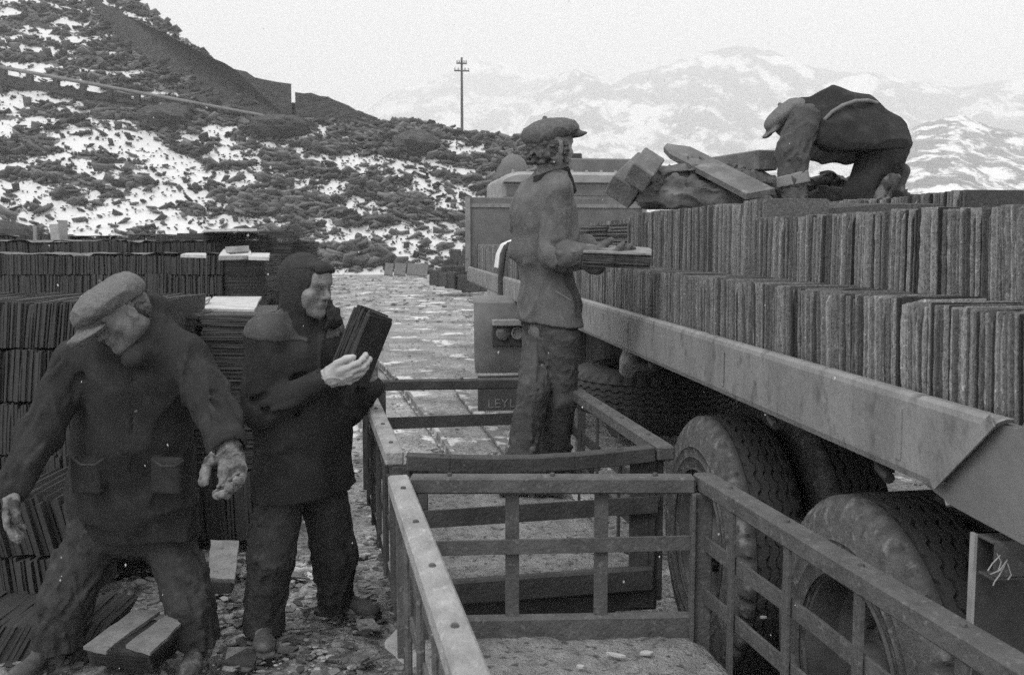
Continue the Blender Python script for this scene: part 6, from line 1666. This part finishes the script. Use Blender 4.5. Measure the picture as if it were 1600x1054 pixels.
V.folds(.022, 7, 61, (1, 1, 1.4)); V.folds(.010, 15, 62); V.cut((0, 0, 1.90), (0, 0, -1)); V.F = V.F - .006; V.cut((0, 0, 1.872), (0, 0, -1))
o = V.mesh('tarpaulin', MT['tarp'], origin=(1.2, 6.5, 1.87)); o.location = (1.2, 6.5, 1.87); tag(o, 'crumpled canvas tarpaulin heaped on the load under the planks', 'tarpaulin')
V = Vol((1.65, 6.15, 1.88), (2.45, 7.1, 2.22), .008)
V.chain(T((1262, 312, 6.5), (1300, 308, 6.5), (1330, 316, 6.5)), [.06, .065, .04], k=.03); V.chain(T((1255, 290, 6.7), (1290, 282, 6.7), (1322, 290, 6.7), (1330, 310, 6.6)), [.05, .05, .045, .05], k=.02); V.chain(T((1240, 300, 6.8), (1320, 300, 6.8)), [.09, .09], k=.03)
V.folds(.020, 8, 63); V.folds(.009, 16, 64); V.cut((0, 0, 1.905), (0, 0, -1))
o = V.mesh('tarpaulin', MT['tarp'], origin=(2.0, 6.6, 1.9)); o.location = (2.0, 6.6, 1.9); tag(o, 'smaller bundled canvas sheet behind the kneeling man\'s arm', 'tarpaulin')
MT['timber'] = mat('rough_grey_timber', 0.10, 0.16, 5, 0.9, 0.6, 50, stretch=(1, 1, 1), third=(0.21, 14, .55, .72))
def beam(name, a, b_, w_, h_, up, label, cat='timber', pointed=False):
    a, b_ = Vector(a), Vector(b_); b = MB(); y = (b_ - a).normalized(); x = y.cross(Vector(up)).normalized(); z = x.cross(y); L = (b_ - a).length
    if pointed:
        pts = [(-w_ / 2, L), (w_ / 2, L), (w_ / 2, .22), (w_ * .3, .06), (0.0, 0), (-w_ / 2, .14)]
        vs = [x * p + y * q + z * s for s in (-h_ / 2, h_ / 2) for p, q in pts]; n = len(pts)
        b.add(vs, [tuple(range(n)), tuple(range(2 * n - 1, n - 1, -1))] + [((i + 1) % n, i, n + i, n + (i + 1) % n) for i in range(n)])
    else: b.bar((0, 0, 0), b_ - a, w_, h_, up=up, bev=.008)
    o = b.build(name, MT['timber']); o.location = a; return tag(o, label, cat)
beam('timber_block', U(970, 300, 6.40), U(1008, 262, 6.75), .19, .15, (.35, -.6, .7), 'short thick timber leaning against the tarpaulin on the load, lower of two', 'timber')
beam('timber_block', U(997, 278, 6.22), U(1016, 252, 6.45), .15, .14, (.3, -.7, .6), 'notched timber block on top of the leaning one, ending square in the air', 'timber')
beam('plank', U(1042, 228, 6.9), U(1188, 303, 5.95), .20, .035, (.15, -.75, .65), 'long plank with a pointed end lying slanted across the tarpaulin', 'plank', True)
beam('timber_block', U(1200, 250, 6.55), U(1110, 262, 7.4), .14, .13, (0, 0, 1), 'square-cut beam on the tarpaulin behind the slanted plank', 'timber')
b = MB(); b.box((0, 0, .065), (.07, .015, .065), bev=.003); o = b.build('board', MT['timber']); o.location = U(1398, 314, 6.75); o.location.z = 1.91; tag(o, 'small square board standing behind the kneeling man\'s boot', 'board')
for k, (x, y, Y, w_, l_) in enumerate(((1150, 322, 5.2, .12, .20), (1200, 323, 5.1, .12, .25))):
    pass
# strap and cloth pad over the far slates
def L2(L, t, z): return lpt(L, t, z)
b = MB(); b.tube([L2(1.75, 9.7, 1.68), L2(1.36, 9.65, 1.672), L2(1.27, 9.62, 1.655), L2(1.225, 9.6, 1.60), L2(1.19, 9.58, 1.35), L2(1.185, 9.56, 1.17), L2(1.19, 9.5, 1.08), L2(1.16, 9.35, 1.03), L2(1.15, 9.2, 1.05)], [.028] * 9, 8)
o = b.build('tie_rope', MT['dark'], smooth=True, origin=tuple(L2(1.3, 9.6, 1.35))); tag(o, 'dark lashing rope over the far slates, tied below the side rail', 'rope')
b = MB(); vs = []; path = [(1.72, 1.69), (1.5, 1.70), (1.34, 1.69), (1.26, 1.65), (1.225, 1.56), (1.215, 1.42)]
for i, (L, z) in enumerate(path):
    for t in (9.95 + .08 * i, 9.75 + .05 * i): vs.append(L2(L, t, z))
fs = [(2 * i, 2 * i + 1, 2 * i + 3, 2 * i + 2) for i in range(5)]; n_ = len(vs); vs2 = [v + Vector((.012, 0, .014)) for v in vs]
b.add(vs + vs2, fs + [tuple(n_ + q for q in ff[::-1]) for ff in fs] + [(2 * i, 2 * i + 2, n_ + 2 * i + 2, n_ + 2 * i) for i in range(5)] + [(2 * i + 3, 2 * i + 1, n_ + 2 * i + 1, n_ + 2 * i + 3) for i in range(5)])
o = b.build('cloth_pad', MT['snow'], smooth=True, origin=tuple(L2(1.3, 10, 1.6))); tag(o, 'white cloth pad under the lashing rope on the far slates', 'cloth')
# falling snowflakes
rf_ = np.random.RandomState(77); vs, fs = [], []
for _ in range(110):
    Y = rf_.uniform(1.3, 7); p = U(rf_.uniform(0, 1600), rf_.uniform(0, 1054), Y); s = rf_.uniform(.0006, .0014) * (Y ** .5); l = s * rf_.uniform(1.0, 2.6); k0 = len(vs); a = rf_.uniform(-.6, .9)
    ax = Vector((math.sin(a) * .6, 0.1, -math.cos(a))).normalized(); sx = ax.cross(Vector((0, 1, 0))).normalized(); sy = ax.cross(sx)
    for q in (ax * l, sx * s, sy * s, -sx * s, -sy * s, -ax * l): vs.append(tuple(p + q))
    for i in range(4): fs += [(k0, k0 + 1 + i, k0 + 1 + (i + 1) % 4), (k0 + 5, k0 + 1 + (i + 1) % 4, k0 + 1 + i)]
tag(mesh_obj('falling_snowflakes', vs, fs, MT['snow']), 'sparse small snowflakes falling over the whole yard', 'snow', kind='stuff')
